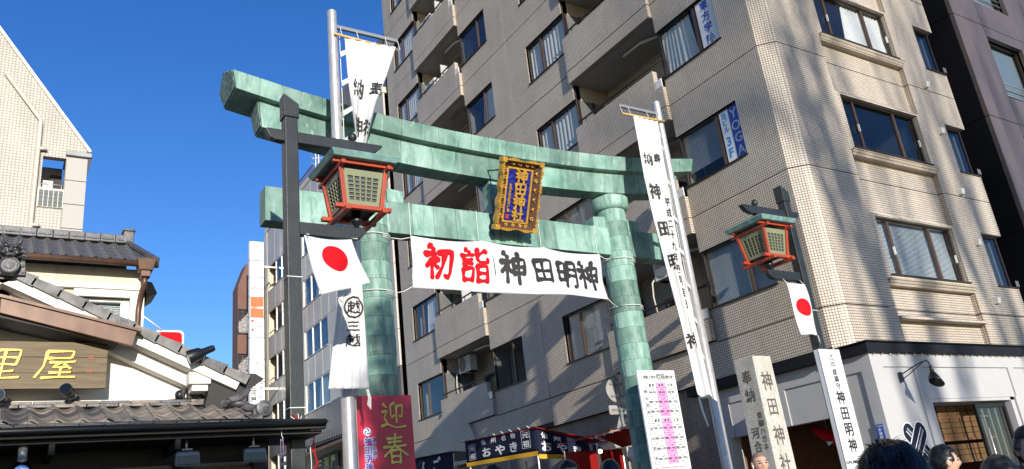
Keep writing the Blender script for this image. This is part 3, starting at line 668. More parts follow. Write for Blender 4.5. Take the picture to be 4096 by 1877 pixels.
m = MB(); wall_cells(m, 8.823, 12.62, zg, 3.80, [(9.88, 12.5, zg-.1, 2.775), (9.05, 9.42, zg+.3, 3.47), (9.86, 10.86, 2.775, 3.49), (11.1, 12.4, 2.775, 3.49)], FL, .03, edge=False); m.build('shop_side', SW, ab, fix=False)
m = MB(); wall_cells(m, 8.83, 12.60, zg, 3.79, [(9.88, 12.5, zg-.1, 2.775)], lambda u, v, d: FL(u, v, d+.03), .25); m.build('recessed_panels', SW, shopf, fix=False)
m = MB(); m.box(13.9, 20.5, 13.0, 13.1, zg, 3.7); m.box(14, 20.5, 9.2, 13, 3.3, 3.4); m.box(13.55, 20.5, 8.9, 13, zg-.2, zg-.02); m.box(19.0, 19.1, 8.9, 13, zg, 3.5); m.box(13.6, 13.9, 12.55, 13.1, zg, 3.3); m.build('shop_interior', 'wood_red', ab)
for zz_ in (1.25, 1.75, 2.18, 2.62, 2.98):
    m = MB(); m.box(16.1, 18.0, 9.38, 9.75, zz_-.04, zz_-.001); m.build('shelf', 'wood_red', ab)
bx = proto(MB().box(-.17, .17, -.16, .16, 0, .10), 'shoe_box', 'box_card', bevel=.004)
k = 0
NTH = ['first', 'second', 'third', 'fourth', 'fifth', 'sixth', 'seventh', 'eighth', 'ninth']
for ri_, zz_ in enumerate((2.73, 2.62, 2.51, 2.40, 2.29, 2.18, 1.97, 1.86, 1.75)):
    for q in range(4):
        o = inst(bx, 'shoe_box', None, (16.32+q*.37+rnd.uniform(-.01, .01), 9.55, zz_)); k += 1
        tag(o, 'ochre cardboard box on the shop shelves, %s row from the top, %s from the left' % (NTH[ri_], NTH[q]), 'box', 'stacked boxes on the shop shelves')
dr = MB(); dr.box(16.85, 16.93, 8.98, 9.04, zg, 2.80); dr.box(17.95, 18.03, 8.98, 9.04, zg, 2.80); dr.box(16.93, 17.95, 8.98, 9.04, 2.72, 2.80); dr.box(16.93, 17.95, 8.98, 9.04, zg, zg+.2)
gd = dr.build('glass_door', 'black_metal', ab)
m = MB(); m.quad((16.93, 9.01, zg+.2), (17.95, 9.01, zg+.2), (17.95, 9.01, 2.72), (16.93, 9.01, 2.72)); m.build('pane', 'glass', gd, fix=False)
for q in (17.2, 17.45, 17.7):
    m = MB(); m.box(q, q+.03, 9.06, 9.09, zg+.2, 2.72); m.build('door_slat', 'steel_grey', gd)
m = MB(); m.tube([(16.99, 8.93, 1.3), (16.99, 8.93, 2.3)], .018, 8); m.build('handle', 'steel', gd, smooth=True)
m = MB(); m.box(18.06, 18.2, 8.86, 9.6, zg, 2.9); m.box(15.12, 18.2, 8.86, 9.6, 2.84, 2.9); m.build('door_reveal', SW, ab)
# wall emblem: two crossed sandals
em = MB(); emb = None
def capsule(c, ang, L, w, n=10, taper=.12):
    d = Vector((math.cos(ang), math.sin(ang))); e = Vector((-d.y, d.x)); P = []
    for k in range(n+1):
        t = -math.pi/2+math.pi*k/n; q = Vector(c)+d*(L/2-w+w*math.cos(t))+e*(w*math.sin(t)*(1+taper)); P.append(q)
    for k in range(n+1):
        t = math.pi/2+math.pi*k/n; q = Vector(c)+d*(-L/2+w+w*math.cos(t))+e*(w*math.sin(t)); P.append(q)
    return P
c0 = (14.33, 2.12); parts = []
for ang, off in ((R(135), .004), (R(48), .009)):
    P = capsule(c0, ang, .86, .15); m = MB(); m.quad(*[(p.x, 8.855-off-.002, p.y) for p in capsule(c0, ang, .90, .172)]); m.build('emblem_outline', 'white_print', shopf, fix=False)
    m = MB(); m.quad(*[(p.x, 8.855-off-.004, p.y) for p in P]); o = m.build('emblem', 'navy', shopf, fix=False)
    d = Vector((math.cos(ang), math.sin(ang))); e = Vector((-d.y, d.x)); m = MB()
    for t, w_ in ((-.05, .008), (-.028, .008), (.03, .02)):
        p = Vector(c0)+e*t; a_, b_ = p-d*.34, p+d*.34
        m.quad(*[(q.x, 8.855-off-.006, q.y) for q in (a_-e*w_/2, b_-e*w_/2, b_+e*w_/2, a_+e*w_/2)])
    m.build('stripe', 'white_print', o, fix=False)
m = MB(); m.box(13.484, 13.499, 8.90, 9.04, 2.17, 2.50); ap = m.build('address_plate', 'blue_print', None, org=(13.49, 8.97, 2.17)); tag(ap, 'small blue address plate with white characters on the shop corner', 'address plate')
lettering('lettering', vtext('外神田二', -8.97, 2.40, .07, .068, .03)+htext('千代田区', -8.97, 2.465, .03, .03, .02), 'white_print', ap, mapX(13.484, .002))
# gooseneck lamp
gl = thing('wall_lamp', 'black gooseneck wall lamp with slanted shade above the crossed sandals emblem', 'lamp', (14.31, 8.82, 3.31))
m = MB(); m.box(14.275, 14.345, 8.79, 8.819, 3.22, 3.41); m.build('wall_plate', 'black_metal', gl, bevel=.005)
m = MB(); m.tube([(14.31, 8.79, 3.36), (14.31, 8.55, 3.44), (14.31, 8.33, 3.50), (14.31, 8.25, 3.50), (14.31, 8.21, 3.46), (14.31, 8.20, 3.38)], .012, 8); m.tube([(14.31, 8.79, 3.27), (14.31, 8.6, 3.35), (14.31, 8.33, 3.48)], .009, 6); m.build('arm', 'black_metal', gl, smooth=True)
m = MB(); m.lathe([(.028, .0), (.035, -.02), (.038, -.12), (.03, -.13)], (14.31, 8.20, 3.39), 14); m.build('socket', 'black_metal', gl, smooth=True)
sh = MB(); ring = []
for k in range(24):
    t = 2*math.pi*k/24; ring.append((math.cos(t), math.sin(t)))
top = [(14.31+.045*c, 8.20+.045*s_, 3.27) for c, s_ in ring]; mid = [(14.31+.085*c, 8.20+.085*s_, 3.20) for c, s_ in ring]
bot = [(14.31+.12*c+.02, 8.20+.12*s_-.02, 3.09-.08*c) for c, s_ in ring]
sh.add(top+mid+bot, [(r_*24+k, r_*24+(k+1) % 24, (r_+1)*24+(k+1) % 24, (r_+1)*24+k) for r_ in (0, 1) for k in range(24)]+[tuple(range(24))]); sh.build('shade', 'black_metal', gl, smooth=True, solid=.006)
# fish ornament hanging in the shop opening
ko = thing('koi_ornament', 'red and white carp ornament hanging in the shop side opening', 'ornament', (14.0, 10.3, 2.4))
m = MB(); m.tube([(14.0, 10.75, 2.66), (14.0, 10.6, 2.58), (14.0, 10.4, 2.46), (14.0, 10.2, 2.33), (14.0, 10.05, 2.22)], [.05, .11, .13, .09, .03], 10); m.build('body', 'red', ko, smooth=True)
m = MB(); m.prism([(13.98, 10.08, 2.24), (13.98, 9.9, 2.28), (13.98, 9.98, 2.0)], (.03, 0, 0)); m.build('tail', 'white_print', ko)
m = MB(); m.prism([(13.9, 10.5, 2.52), (13.9, 10.42, 2.3), (13.9, 10.3, 2.36)], (.02, 0, 0)); m.build('fin', 'white_print', ko)
m = MB(); m.tube([(14.0, 10.45, 2.58), (14.0, 10.45, 3.3)], .004, 4); m.build('cord', 'rope', ko)

# ================================================================== DARK OFFICE BUILDING at the right
db = thing('dark_office_building', 'dark brown metal clad office building at the right edge of the frame', 'building', (26, 15, 0))
m = MB(); m.box(21.94, 40, 9.30, 26, 0, 30); m.build('building_core', 'joint', db)
zz_ = [.2, 3.9]+[3.9+3.25*k for k in range(1, 9)]
for k in range(len(zz_)-1):
    a, b = zz_[k]+.01, zz_[k+1]-.01
    for x0, x1 in ((21.885, 22.50), (22.515, 23.42), (25.46, 26.6), (26.615, 27.5), (27.515, 28.6)):
        m = MB(); m.box(x0, x1, 8.98, 9.10, a, b); m.build('panel', 'dark_panel', db, bevel=.004)
    for x0, x1 in ((23.435, 25.445),):
        m = MB(); m.box(x0, x1, 8.98, 9.10, a, a+.85); m.build('panel', 'dark_panel', db); m = MB(); m.box(x0, x1, 8.98, 9.10, b-.35, b); m.build('panel', 'dark_panel', db)
        w = window(lambda u, v, d: (u, 8.98+d, v), x0, x1, a+.85, b-.35, [], 'none', parent=db, depth=.2, glass='glass_dark', room=0, sill=False)
        m = MB(); m.box(x0+.03, x1-.03, 9.29, 9.298, a+.86, b-.36); m.build('curtain', 'white_wall', w)
        for q in (.2, .4, .6):
            m = MB(); m.tube([(x0, 9.12, a+.85+q), (x1, 9.12, a+.85+q)], .018, 6); m.build('guard_rail', 'steel_grey', w, smooth=True)
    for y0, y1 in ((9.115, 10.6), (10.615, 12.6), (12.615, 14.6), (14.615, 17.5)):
        m = MB(); m.box(21.88, 21.95, y0, y1, a, b); m.build('panel', 'shaded_panel', db)
# ================================================================== TORII
YT = 11.78; XC = 7.81; PXS = (5.14, 10.51); gT = gz(YT)
to = thing('torii', 'large green patinated copper torii gate spanning the approach street', 'torii', (XC, YT, gT))
# pillars of copper drums
H0, H1 = gT-.05, 7.39; nb = 22; bh = (H1-H0)/nb
m = MB(); n_ = 40; rows = [(.983, 0.0), (1.012, .004), (1.014, .02), (1.004, .04), (.996, bh-.0005)]
m.lathe([(r_, z_) for r_, z_ in rows], (0, 0, 0), n_)
for a0, a1, z0, z1 in ((-2.35, -1.45, .05, bh-.01), (-.3, .4, .05, bh-.01), (1.2, 2.4, .05, bh-.01)):
    K = 10
    q0 = [(1.016*math.cos(a0+(a1-a0)*k/K), 1.016*math.sin(a0+(a1-a0)*k/K)) for k in range(K+1)]
    m.add([(x, y, z0) for x, y in q0]+[(x, y, z1) for x, y in q0]+[(x*.975, y*.975, z0) for x, y in q0]+[(x*.975, y*.975, z1) for x, y in q0],
          [(k, k+1, K+2+k, K+1+k) for k in range(K)]+[(2*(K+1)+k, k, K+1+k, 3*(K+1)+k) for k in (0, K)]+[(k, 2*(K+1)+k, 2*(K+1)+k+1, k+1) for k in range(K)])
drum = proto(m, 'copper_drum', 'patina'); drum.polygons.foreach_set('use_smooth', [True]*len(drum.polygons)); drum.set_sharp_from_angle(angle=R(25))
for px in PXS:
    m = MB(); m.tube([(px, YT, H0), (px, YT, 7.7)], .25, 24); pil = m.build('pillar', 'patina_dark', to)
    for k in range(nb):
        r_ = .322-.026*k/nb
        inst(drum, 'copper_drum', pil, (px, YT, H0+k*bh), (0, 0, .5*(k % 3)-.3), (r_, r_, 1))
    m = MB(); m.lathe([(.30, 7.36), (.34, 7.37), (.385, 7.43), (.395, 7.58), (.395, 7.62), (.37, 7.64)], (px, YT, 0), 40); smooth_angle(m.build('collar', 'patina', to))
    m = MB(); m.lathe([(.36, gT-.1), (.36, gT+.35), (.33, gT+.4)], (px, YT, 0), 30); m.build('base_ring', 'patina_dark', to)
    for s in (-1, 1):                                       # wedges above the tie beam
        x0 = px+s*.29; x1 = px+s*.60
        m = MB(); m.hexa([(min(x0, x1), YT-.14, 6.952), (max(x0, x1), YT-.14, 6.952), (max(x0, x1), YT+.14, 6.952), (min(x0, x1), YT+.14, 6.952)]+
                         [(p, q, 7.20 if (p == x0) else 7.17) for p, q in ((min(x0, x1), YT-.14), (max(x0, x1), YT-.14), (max(x0, x1), YT+.14), (min(x0, x1), YT+.14))]); m.build('wedge', 'patina', to, bevel=.012)
def sori(x): return .0102*abs(x-XC)**2.3
# tie beam
NX0, NX1 = 3.34, 12.30
m = MB(); m.box(NX0+.01, NX1-.01, YT-.145, YT+.145, 6.385, 6.935); nuki = m.build('tie_beam', 'patina_dark', to)
def sheets(parent, x0, x1, pitch, sec, curve, gap=.006, mat='patina', slant=0):
    """copper sheets wrapped round a beam: sec(x) -> closed section [(y, z)]"""
    n = max(1, round((x1-x0)/pitch)); rr = random.Random(int(x0*100)+n); xs = [x0+(x1-x0)*k/n+(rr.uniform(-.03, .03) if 0 < k < n else 0) for k in range(n+1)]
    for k in range(n):
        a, b = xs[k]+gap/2, xs[k+1]-gap/2; m = MB(); K = 3; S = len(sec(a)); e = rr.uniform(0, .004)
        if slant and k == 0: sa = slant
        else: sa = 0
        if slant and k == n-1: sb = slant
        else: sb = 0
        zs_ = [p[1] for p in sec(a)]; zlo, zhi = min(zs_), max(zs_)
        for i in range(K+1):
            x = a+(b-a)*i/K
            for (y, z) in sec(x):
                u = (z-zlo)/(zhi-zlo+1e-6); xx = x-(sa*u*(1-i/K))+(sb*u*(i/K))
                m.v.append((xx, YT+(y-YT)*(1+e*2), z+curve(x)))
        m.f += [(i*S+j, i*S+(j+1) % S, (i+1)*S+(j+1) % S, (i+1)*S+j) for i in range(K) for j in range(S)]+[tuple(range(S)), tuple(K*S+j for j in range(S))]; m.mi += [0]*(K*S+2)
        m.build('copper_sheet', mat, parent, bevel=.006)
        if k < n-1:
            m = MB(); x = xs[k+1]; y0 = min(p[0] for p in sec(x)); zb = min(p[1] for p in sec(x) if p[0] < y0+.02); zt = max(p[1] for p in sec(x) if p[0] < y0+.12)
            y1 = [p for p in sec(x) if abs(p[1]-zt) < 1e-6][0][0]
            m.hexa([(x-.009, y0-.007, zb+curve(x)), (x+.009, y0-.007, zb+curve(x)), (x+.009, y0+.02, zb+curve(x)), (x-.009, y0+.02, zb+curve(x)), (x-.009, y1-.007, zt+curve(x)), (x+.009, y1-.007, zt+curve(x)), (x+.009, y1+.02, zt+curve(x)), (x-.009, y1+.02, zt+curve(x))]); m.build('seam', mat, parent)
flat = lambda x: 0.0
sheets(nuki, NX0, PXS[0]-.295, .58, lambda x: [(YT-.16, 6.37), (YT+.16, 6.37), (YT+.16, 6.95), (YT-.16, 6.95)], flat)
sheets(nuki, PXS[0]+.295, PXS[1]-.295, .42, lambda x: [(YT-.16, 6.37), (YT+.16, 6.37), (YT+.16, 6.95), (YT-.16, 6.95)], flat)
sheets(nuki, PXS[1]+.295, NX1, .58, lambda x: [(YT-.16, 6.37), (YT+.16, 6.37), (YT+.16, 6.95), (YT-.16, 6.95)], flat)
# lower lintel
SX0, SX1 = 3.29, 12.33
secS = lambda x: [(YT-.19, 7.64), (YT+.19, 7.64), (YT+.24, 8.09), (YT-.24, 8.09)]
m = MB(); K = 24
def beam_core(sec, x0, x1, curve, shrink=.012):
    m = MB(); S = len(sec(x0)); K = 24
    for i in range(K+1):
        x = x0+(x1-x0)*i/K; cz = sum(p[1] for p in sec(x))/S
        for (y, z) in sec(x): m.v.append((x, YT+(y-YT)*.97, cz+(z-cz)*.96+curve(x)))
    m.f = [(i*S+j, i*S+(j+1) % S, (i+1)*S+(j+1) % S, (i+1)*S+j) for i in range(K) for j in range(S)]+[tuple(range(S)), tuple(K*S+j for j in range(S))]; m.mi = [0]*len(m.f); return m
lin = beam_core(secS, SX0+.02, SX1-.02, sori).build('lower_lintel', 'patina_dark', to)
sheets(lin, SX0, SX1, .60, secS, sori, slant=.06)
# top lintel
KX0, KX1 = 2.84, 12.76
secK = lambda x: [(YT-.37, 8.08), (YT+.37, 8.08), (YT+.43, 8.37), (YT, 8.56), (YT-.43, 8.37)]
kas = beam_core(secK, KX0+.02, KX1-.02, sori).build('top_lintel', 'patina_dark', to)
sheets(kas, KX0, KX1, .36, secK, sori, slant=.10)
for x0, s in ((KX0, -1), (KX1, 1)):                        # corroded end plates
    for sec, xe, sl_ in ((secK, x0, .10), (secS, SX0 if s < 0 else SX1, .06)):
        q = sec(xe); zlo = min(p[1] for p in q); zhi = max(p[1] for p in q); cyy = YT; m = MB()
        P = []
        for (y, z) in q:
            u = (z-zlo)/(zhi-zlo); P.append((xe+s*(sl_*u+.004), YT+(y-YT)*.94, (zlo+zhi)/2+(z-(zlo+zhi)/2)*.92+sori(xe)))
        m.prism(P, (s*.018, 0, 0)); m.build('end_plate', 'corroded', to, bevel=.006)
m = MB(); m.box(7.53, 8.09, YT-.13, YT+.13, 6.951, 7.64); m.build('centre_strut', 'patina', to, bevel=.01)

# ================================================================== NAME PLAQUE
pq = thing('name_plaque', 'blue shrine name plaque with gold characters in wavy gilt frame on the torii', 'plaque', (7.78, 11.4, 6.58))
O = Vector((7.78, 11.45, 6.56)); UP = Vector((0, -.53, 1.19)).normalized(); NR = Vector((0, -1.19, -.53)).normalized(); RX = Vector((1, 0, 0)); PW, PH = .88, 1.32
PM = lambda u, v, o=0: tuple(O+RX*u+UP*v+NR*o)
def pqbox(m, u0, u1, v0, v1, d0, d1): m.hexa([PM(u0, v0, d0), PM(u1, v0, d0), PM(u1, v1, d0), PM(u0, v1, d0), PM(u0, v0, d1), PM(u1, v0, d1), PM(u1, v1, d1), PM(u0, v1, d1)])
m = MB(); pqbox(m, -.40, .40, .04, 1.28, -.04, .0); m.build('back_board', 'brown_lac', pq)
iu, iv0, iv1 = .275, .16, 1.16
m = MB()
for a in ([(-.40, .05), (.40, .05), (iu, iv0), (-iu, iv0)], [(.40, .05), (.40, 1.27), (iu, iv1), (iu, iv0)], [(.40, 1.27), (-.40, 1.27), (-iu, iv1), (iu, iv1)], [(-.40, 1.27), (-.40, .05), (-iu, iv0), (-iu, iv1)]):
    m.quad(PM(*a[0], .14), PM(*a[1], .14), PM(*a[2], .035), PM(*a[3], .035))
m.build('bevelled_frame', 'brown_lac', pq, fix=False)
m = MB()
for u0, u1, v0, v1 in ((-iu-.005, iu+.005, iv0-.005, iv0+.03), (-iu-.005, iu+.005, iv1-.03, iv1+.005), (-iu-.005, -iu+.03, iv0+.03, iv1-.03), (iu-.03, iu+.005, iv0+.03, iv1-.03)): pqbox(m, u0, u1, v0, v1, .03, .062)
m.build('inner_border', 'gold', pq, bevel=.004)
m = MB()
def field(a, b):
    u = -iu+.03+(2*iu-.06)*a; v = iv0+.03+(iv1-iv0-.06)*b
    return PM(u, v, .040+.012*mnoise.noise(Vector((u*32, v*42, 0)))+.006*math.sin(v*60+5*mnoise.noise(Vector((u*12, v*9, 3)))))
m.grid(field, 24, 44); m.build('blue_field', 'blue_lac', pq, fix=False, smooth=True)
wave = lambda t: .5+.5*math.cos(t*2*math.pi)
for side in range(4):                                       # gilt ribs of the wavy outer edge
    L = .80 if side % 2 == 0 else 1.22; n = 26 if side % 2 == 0 else 40
    for k in range(n):
        t = (k+.5)/n; w = L/n*.45; o_ = .010+.038*wave(t*(2 if side % 2 == 0 else 4)+.5)*(.3 if .08 > t or t > .92 else 1); h = .15+.012*((k*7) % 3)
        m = MB()
        if side == 0: pqbox(m, -.40+L*t-w, -.40+L*t+w, .05-o_, .055, .02, h)
        elif side == 2: pqbox(m, -.40+L*t-w, -.40+L*t+w, 1.265, 1.27+o_, .02, h)
        elif side == 1: pqbox(m, .395, .40+o_, .05+L*t-w, .05+L*t+w, .02, h)
        else: pqbox(m, -.40-o_, -.395, .05+L*t-w, .05+L*t+w, .02, h)
        m.build('gilt_rib', 'gold', pq)
for u, v in ((-.40, .05), (.40, .05), (-.40, 1.27), (.40, 1.27)):
    m = MB(); pqbox(m, u-.045, u+.045, v-.045, v+.045, .0, .165); m.build('gilt_corner', 'gold', pq, bevel=.008)
def scroll(cu, cv, s, fl):
    m = MB(); P = []
    for k in range(15):
        t = k/14*1.35*math.pi*1.6; r = s*(1-.55*k/14); P.append(PM(cu+fl*(r*math.cos(t)-s*.2), cv+r*math.sin(t)+s*.4*k/14, .10))
    m.tube(P, .009, 6); m.build('gilt_scroll', 'gold', pq, smooth=True)
for v in (.25, .42, .60, .78, .95, 1.08): scroll(.345, v, .045, 1 if int(v*100) % 2 else -1); scroll(-.345, v, .04, -1)
for u in (-.2, -.05, .1, .22): scroll(u, .105, .035, 1); scroll(u, 1.215, .035, -1)
lettering('lettering', [(c, .035, 1.01-.235*i, .25, .235, 'b.145') for i, c in enumerate('神田神社')], 'gold', pq, lambda u, v, o=0: PM(u, v, .066+o), solid=.022)
lettering('lettering', vtext('宮司大鳥居信史謹書', -.175, .83, .062, .057, .02), 'gold', pq, lambda u, v, o=0: PM(u, v, .058+o), solid=.012)
m = MB(); pqbox(m, -.215, -.145, .225, .305, .05, .062); m.build('seal', 'vermilion', pq)
m = MB()
for s in (-.3, .3):
    m = MB(); m.tube([PM(s, 1.1, -.03), (7.78+s, 11.58, 7.80)], .015, 6); m.build('bracket', 'black_metal', pq); m = MB(); m.tube([PM(s, .2, -.03), (7.78+s, 11.62, 6.76)], .015, 6); m.build('bracket', 'black_metal', pq)

# ================================================================== CLOTH HELPERS
def rope(name, P, r, parent, mat='rope'):
    m = MB(); m.tube(P, r, 6); return m.build(name, mat, parent, smooth=True)
# New-year banner
bn = thing('shrine_banner', 'white horizontal banner with red and black brush characters hung below the tie beam', 'banner', (7.7, 11.6, 5.4))
BX0, BX1, BZ0, BZ1 = 5.78, 9.86, 5.40, 6.33; BY = 11.52
def bf(u, v, o=0):
    a = (u-BX0)/(BX1-BX0); b = (v-BZ0)/(BZ1-BZ0)
    sag = -.045*abs(math.sin(3*math.pi*a))**.8*b*1.0 + .02*math.sin(3*math.pi*a)*(1-b)
    y = BY+.05*math.sin(2.2*math.pi*a+.8)+.03*math.sin(7*a+3*b)+.012*math.sin(23*a+9*b)+.03*(1-b)*math.sin(5*a)
    x = u+.03*(1-b)*(a-.5)*2+.02*math.sin(math.pi*b)*(1-2*a)
    return (x, y-o-.001, v+sag+.03*(1-a)*0)
m = MB(); m.grid(lambda a, b: bf(BX0+(BX1-BX0)*a, BZ0+(BZ1-BZ0)*b), 90, 24); m.build('cloth', 'vinyl', bn, fix=False, smooth=True, solid=.003)
for s, xc, zc, sz, mt, w in (('初', 6.29, 5.90, .60, 'red', 'b.15'), ('詣', 6.97, 5.87, .60, 'red', 'b.125'), ('神', 7.72, 5.88, .58, 'ink', 'b.145'), ('田', 8.38, 5.86, .52, 'ink', 'b.145'), ('明', 8.96, 5.85, .54, 'ink', 'b.145'), ('神', 9.49, 5.86, .56, 'ink', 'b.145')):
    lettering('lettering', [(s, xc, zc, sz*.92, sz, w)], mt, bn, lambda u, v, o=0: bf(u, v, .006+o), cell=.04)
m = MB(); m.quad(*[bf(x, z, .006) for x, z in ((7.335, 6.10), (7.35, 6.0), (7.365, 5.75), (7.36, 5.60), (7.345, 5.75), (7.335, 6.0))]); m.build('divider_stroke', 'ink', bn, fix=False)
for a in (0, 1/3, 2/3, 1):
    x = BX0+(BX1-BX0)*a; p = bf(min(max(x, BX0+.02), BX1-.02), BZ1-.02)
    rope('tie_cord', [p, (p[0]-.01, p[1]+.02, 6.35), (p[0], 11.606, 6.38), (p[0]+.01, 11.606, 6.96)], .006, bn)
for (px, sx_) in ((PXS[0], -1), (PXS[1], 1)):
    for zb, zp in ((BZ1-.03, 6.30), (BZ0+.03, 5.32)):
        p = bf(BX0+.01 if sx_ < 0 else BX1-.01, zb)
        ring = [(px+.335*math.cos(t), YT+.335*math.sin(t), zp+.02*math.sin(t)) for t in [-2.6+k*.32 for k in range(20)]]
        st = (px-sx_*.32, YT-.10, zp)
        rope('tie_cord', [p, ((p[0]+st[0])/2, (p[1]+st[1])/2, (p[2]+st[2])/2-.03), st], .007, bn); rope('tie_cord', ring, .007, bn)
        for k in range(2):
            ring2 = [(q[0], q[1], q[2]-.03*(k+1)) for q in ring[4:15]]
            rope('tie_cord', ring2, .005, bn)

# ================================================================== LANTERN POSTS
def lantern_post(px, s, label, sway):
    Y = 9.2; lx = px+s*.86; z0 = gz(Y)
    t = thing('lantern_post', label, 'lantern post', (px, Y, z0), 'lantern posts either side of the approach')
    m = MB(); m.box(px-.085, px+.085, Y-.085, Y+.085, z0, 6.80); m.build('post', 'lamp_black', t, bevel=.012)
    m = MB(); m.hexa([(px-.10, Y-.10, 6.80), (px+.10, Y-.10, 6.80), (px+.10, Y+.10, 6.80), (px-.10, Y+.10, 6.80), (px-.10, Y-.10, 7.13), (px+.10, Y-.10, 7.00), (px+.10, Y+.10, 7.00), (px-.10, Y+.10, 7.13)]); cp = m.build('post_cap', 'lamp_black', t, bevel=.008)
    for zz_ in (6.85, 6.92):
        m = MB(); m.ball((px-.101, Y-.05, zz_), .014, 8, 6); m.ball((px+.05, Y-.101, zz_), .014, 8, 6); m.build('bolt', 'brown_frame', cp)
    x0, x1 = px-s*.30, lx+s*.42
    m = MB(); m.prism([(x0-s*.02, Y-.05, 6.60), (x0+s*.04, Y-.05, 6.49), (x0+s*.10, Y-.05, 6.46), (x1-s*.22, Y-.05, 6.46), (x1-s*.10, Y-.05, 6.50), (x1, Y-.05, 6.60), (x1-s*.02, Y-.05, 6.615), (x0, Y-.05, 6.615)], (0, .10, 0)); m.build('upper_arm', 'lamp_black', t, bevel=.008)
    xe = lx+s*.10
    m = MB(); m.prism([(px+s*.085, Y-.05, 5.36), (xe, Y-.05, 5.36), (xe, Y-.05, 5.28), (xe-s*.06, Y-.05, 5.22), (xe-s*.16, Y-.05, 5.19), (px+s*.085, Y-.05, 5.19)], (0, .10, 0)); m.build('lower_arm', 'lamp_black', t, bevel=.008)
    m = MB(); m.lathe([(.025, 6.615), (.03, 6.64), (.058, 6.665), (.062, 6.70), (.045, 6.735), (.01, 6.77)], (lx, Y, 0), 16); m.build('finial', 'lamp_black', t, smooth=True)
    hw = .475; ze = 6.17
    m = MB(); B = [(lx-hw, Y-hw), (lx+hw, Y-hw), (lx+hw, Y+hw), (lx-hw, Y+hw)]; h2 = .43
    B2 = [(lx-h2, Y-h2), (lx+h2, Y-h2), (lx+h2, Y+h2), (lx-h2, Y+h2)]
    m.add([(x, y, ze) for x, y in B2]+[(x, y, ze+.075) for x, y in B]+[(lx-.10, Y-.10, 6.42), (lx+.10, Y-.10, 6.42), (lx+.10, Y+.10, 6.42), (lx-.10, Y+.10, 6.42)], [(3, 2, 1, 0)]+[(k, (k+1) % 4, 4+(k+1) % 4, 4+k) for k in range(4)]+[(4+k, 4+(k+1) % 4, 8+(k+1) % 4, 8+k) for k in range(4)]+[(8, 9, 10, 11)])
    m.build('lantern_roof', 'lamp_roof', t, bevel=.006)
    m = MB(); m.box(lx-.05, lx+.05, Y-.05, Y+.05, 6.42, 6.462); m.build('roof_neck', 'lamp_black', t)
    ht, hb_ = .315, .25; zt, zb = 6.12, 5.60; cs = [(-1, -1), (1, -1), (1, 1), (-1, 1)]
    for a, b in cs:
        m = MB(); m.bar((lx+a*hb_, Y+b*hb_, zb-.02), (lx+a*ht, Y+b*ht, zt), .052, .052, (0, 1, 0)); m.build('corner_upright', 'vermilion', t, bevel=.004)
    for q in (-1, 1):
        m = MB(); m.box(lx-ht-.10, lx+ht+.10, Y+q*ht-.028, Y+q*ht+.028, zt, zt+.05); m.build('top_rail', 'vermilion', t, bevel=.004)
        m = MB(); m.box(lx+q*ht-.028, lx+q*ht+.028, Y-ht-.10, Y+ht+.10, zt+.012, zt+.048) if False else m.box(lx+q*ht-.027, lx+q*ht+.027, Y-ht-.13, Y+ht+.13, zt-.052, zt-.002); m.build('top_rail', 'vermilion', t, bevel=.004)
        m = MB(); m.box(lx-hb_-.13, lx+hb_+.13, Y+q*hb_-.035, Y+q*hb_+.035, zb-.075, zb-.02); m.build('bottom_rail', 'vermilion', t, bevel=.004)
        m = MB(); m.box(lx+q*hb_-.034, lx+q*hb_+.034, Y-hb_-.13, Y+hb_+.13, zb-.132, zb-.077); m.build('bottom_rail', 'vermilion', t, bevel=.004)
    for side in range(4):
        def LP(a, b, o, side=side):
            h = hb_+(ht-hb_)*b; w = (h-.02)*a; d = h-.005+o; z = zb-.02+(zt-.05-zb+.02)*b
            return [(lx+w, Y-d, z), (lx+d, Y+w, z), (lx-w, Y+d, z), (lx-d, Y-w, z)][side]
        m = MB(); m.quad(LP(-.95, .02, -.02), LP(.95, .02, -.02), LP(.95, .98, -.02), LP(-.95, .98, -.02)); pan = m.build('frosted_panel', 'frosted', t, fix=False)
        ga = [-.95, -.66, -.44, -.22, 0, .22, .44, .66, .95]
        m = MB()
        def strip(a0, a1, b0, b1): 
            q = [LP(a0, b0, 0), LP(a1, b0, 0), LP(a1, b1, 0), LP(a0, b1, 0)]; q2 = [LP(a0, b0, -.016), LP(a1, b0, -.016), LP(a1, b1, -.016), LP(a0, b1, -.016)]; m.hexa(q2+q)
        strip(-.95, -.76, .02, .98); strip(.76, .95, .02, .98); strip(-.76, .76, .02, .14); strip(-.76, .76, .80, .98)
        lt = m.build('lattice_frame', 'lattice', t)
        for k in range(1, 5):
            m = MB(); a = -.76+1.52*k/5; strip(a-.035, a+.035, .14, .80); m.build('lattice_bar', 'lattice', lt)
        for k in range(1, 6):
            m = MB(); b = .14+.66*k/6; strip(-.76, .76, b-.012, b+.012); o = m.build('lattice_bar', 'lattice', lt); 
    m = MB(); m.box(lx-.24, lx+.24, Y-.24, Y+.24, zb-.018, zb-.006); m.build('lantern_floor', 'wood_dark', t)
    m = MB(); m.lathe([(.03, 5.36), (.035, 5.40), (.075, 5.43), (.085, 5.47), (.06, 5.53), (.06, 5.58)], (lx, Y, 0), 16); m.build('lantern_stem', 'black_metal', t, smooth=True)
    for zz_ in (4.62, 3.05):
        P = [(px+.092*math.copysign(1, c), Y+.092*math.copysign(1, d), zz_) for c, d in ((-1, -1), (1, -1), (1, 1), (-1, 1), (-1, -1))]
        m = MB(); m.tube(P, .006, 5); m.build('binding_cord', 'rope', t)
    return t
lp1 = lantern_post(2.97, 1, 'charcoal lantern post with red lantern at left, in front of the torii pillar', 0)
lp2 = lantern_post(12.66, -1, 'charcoal lantern post with red lantern at right, before the tiled building corner', 0)

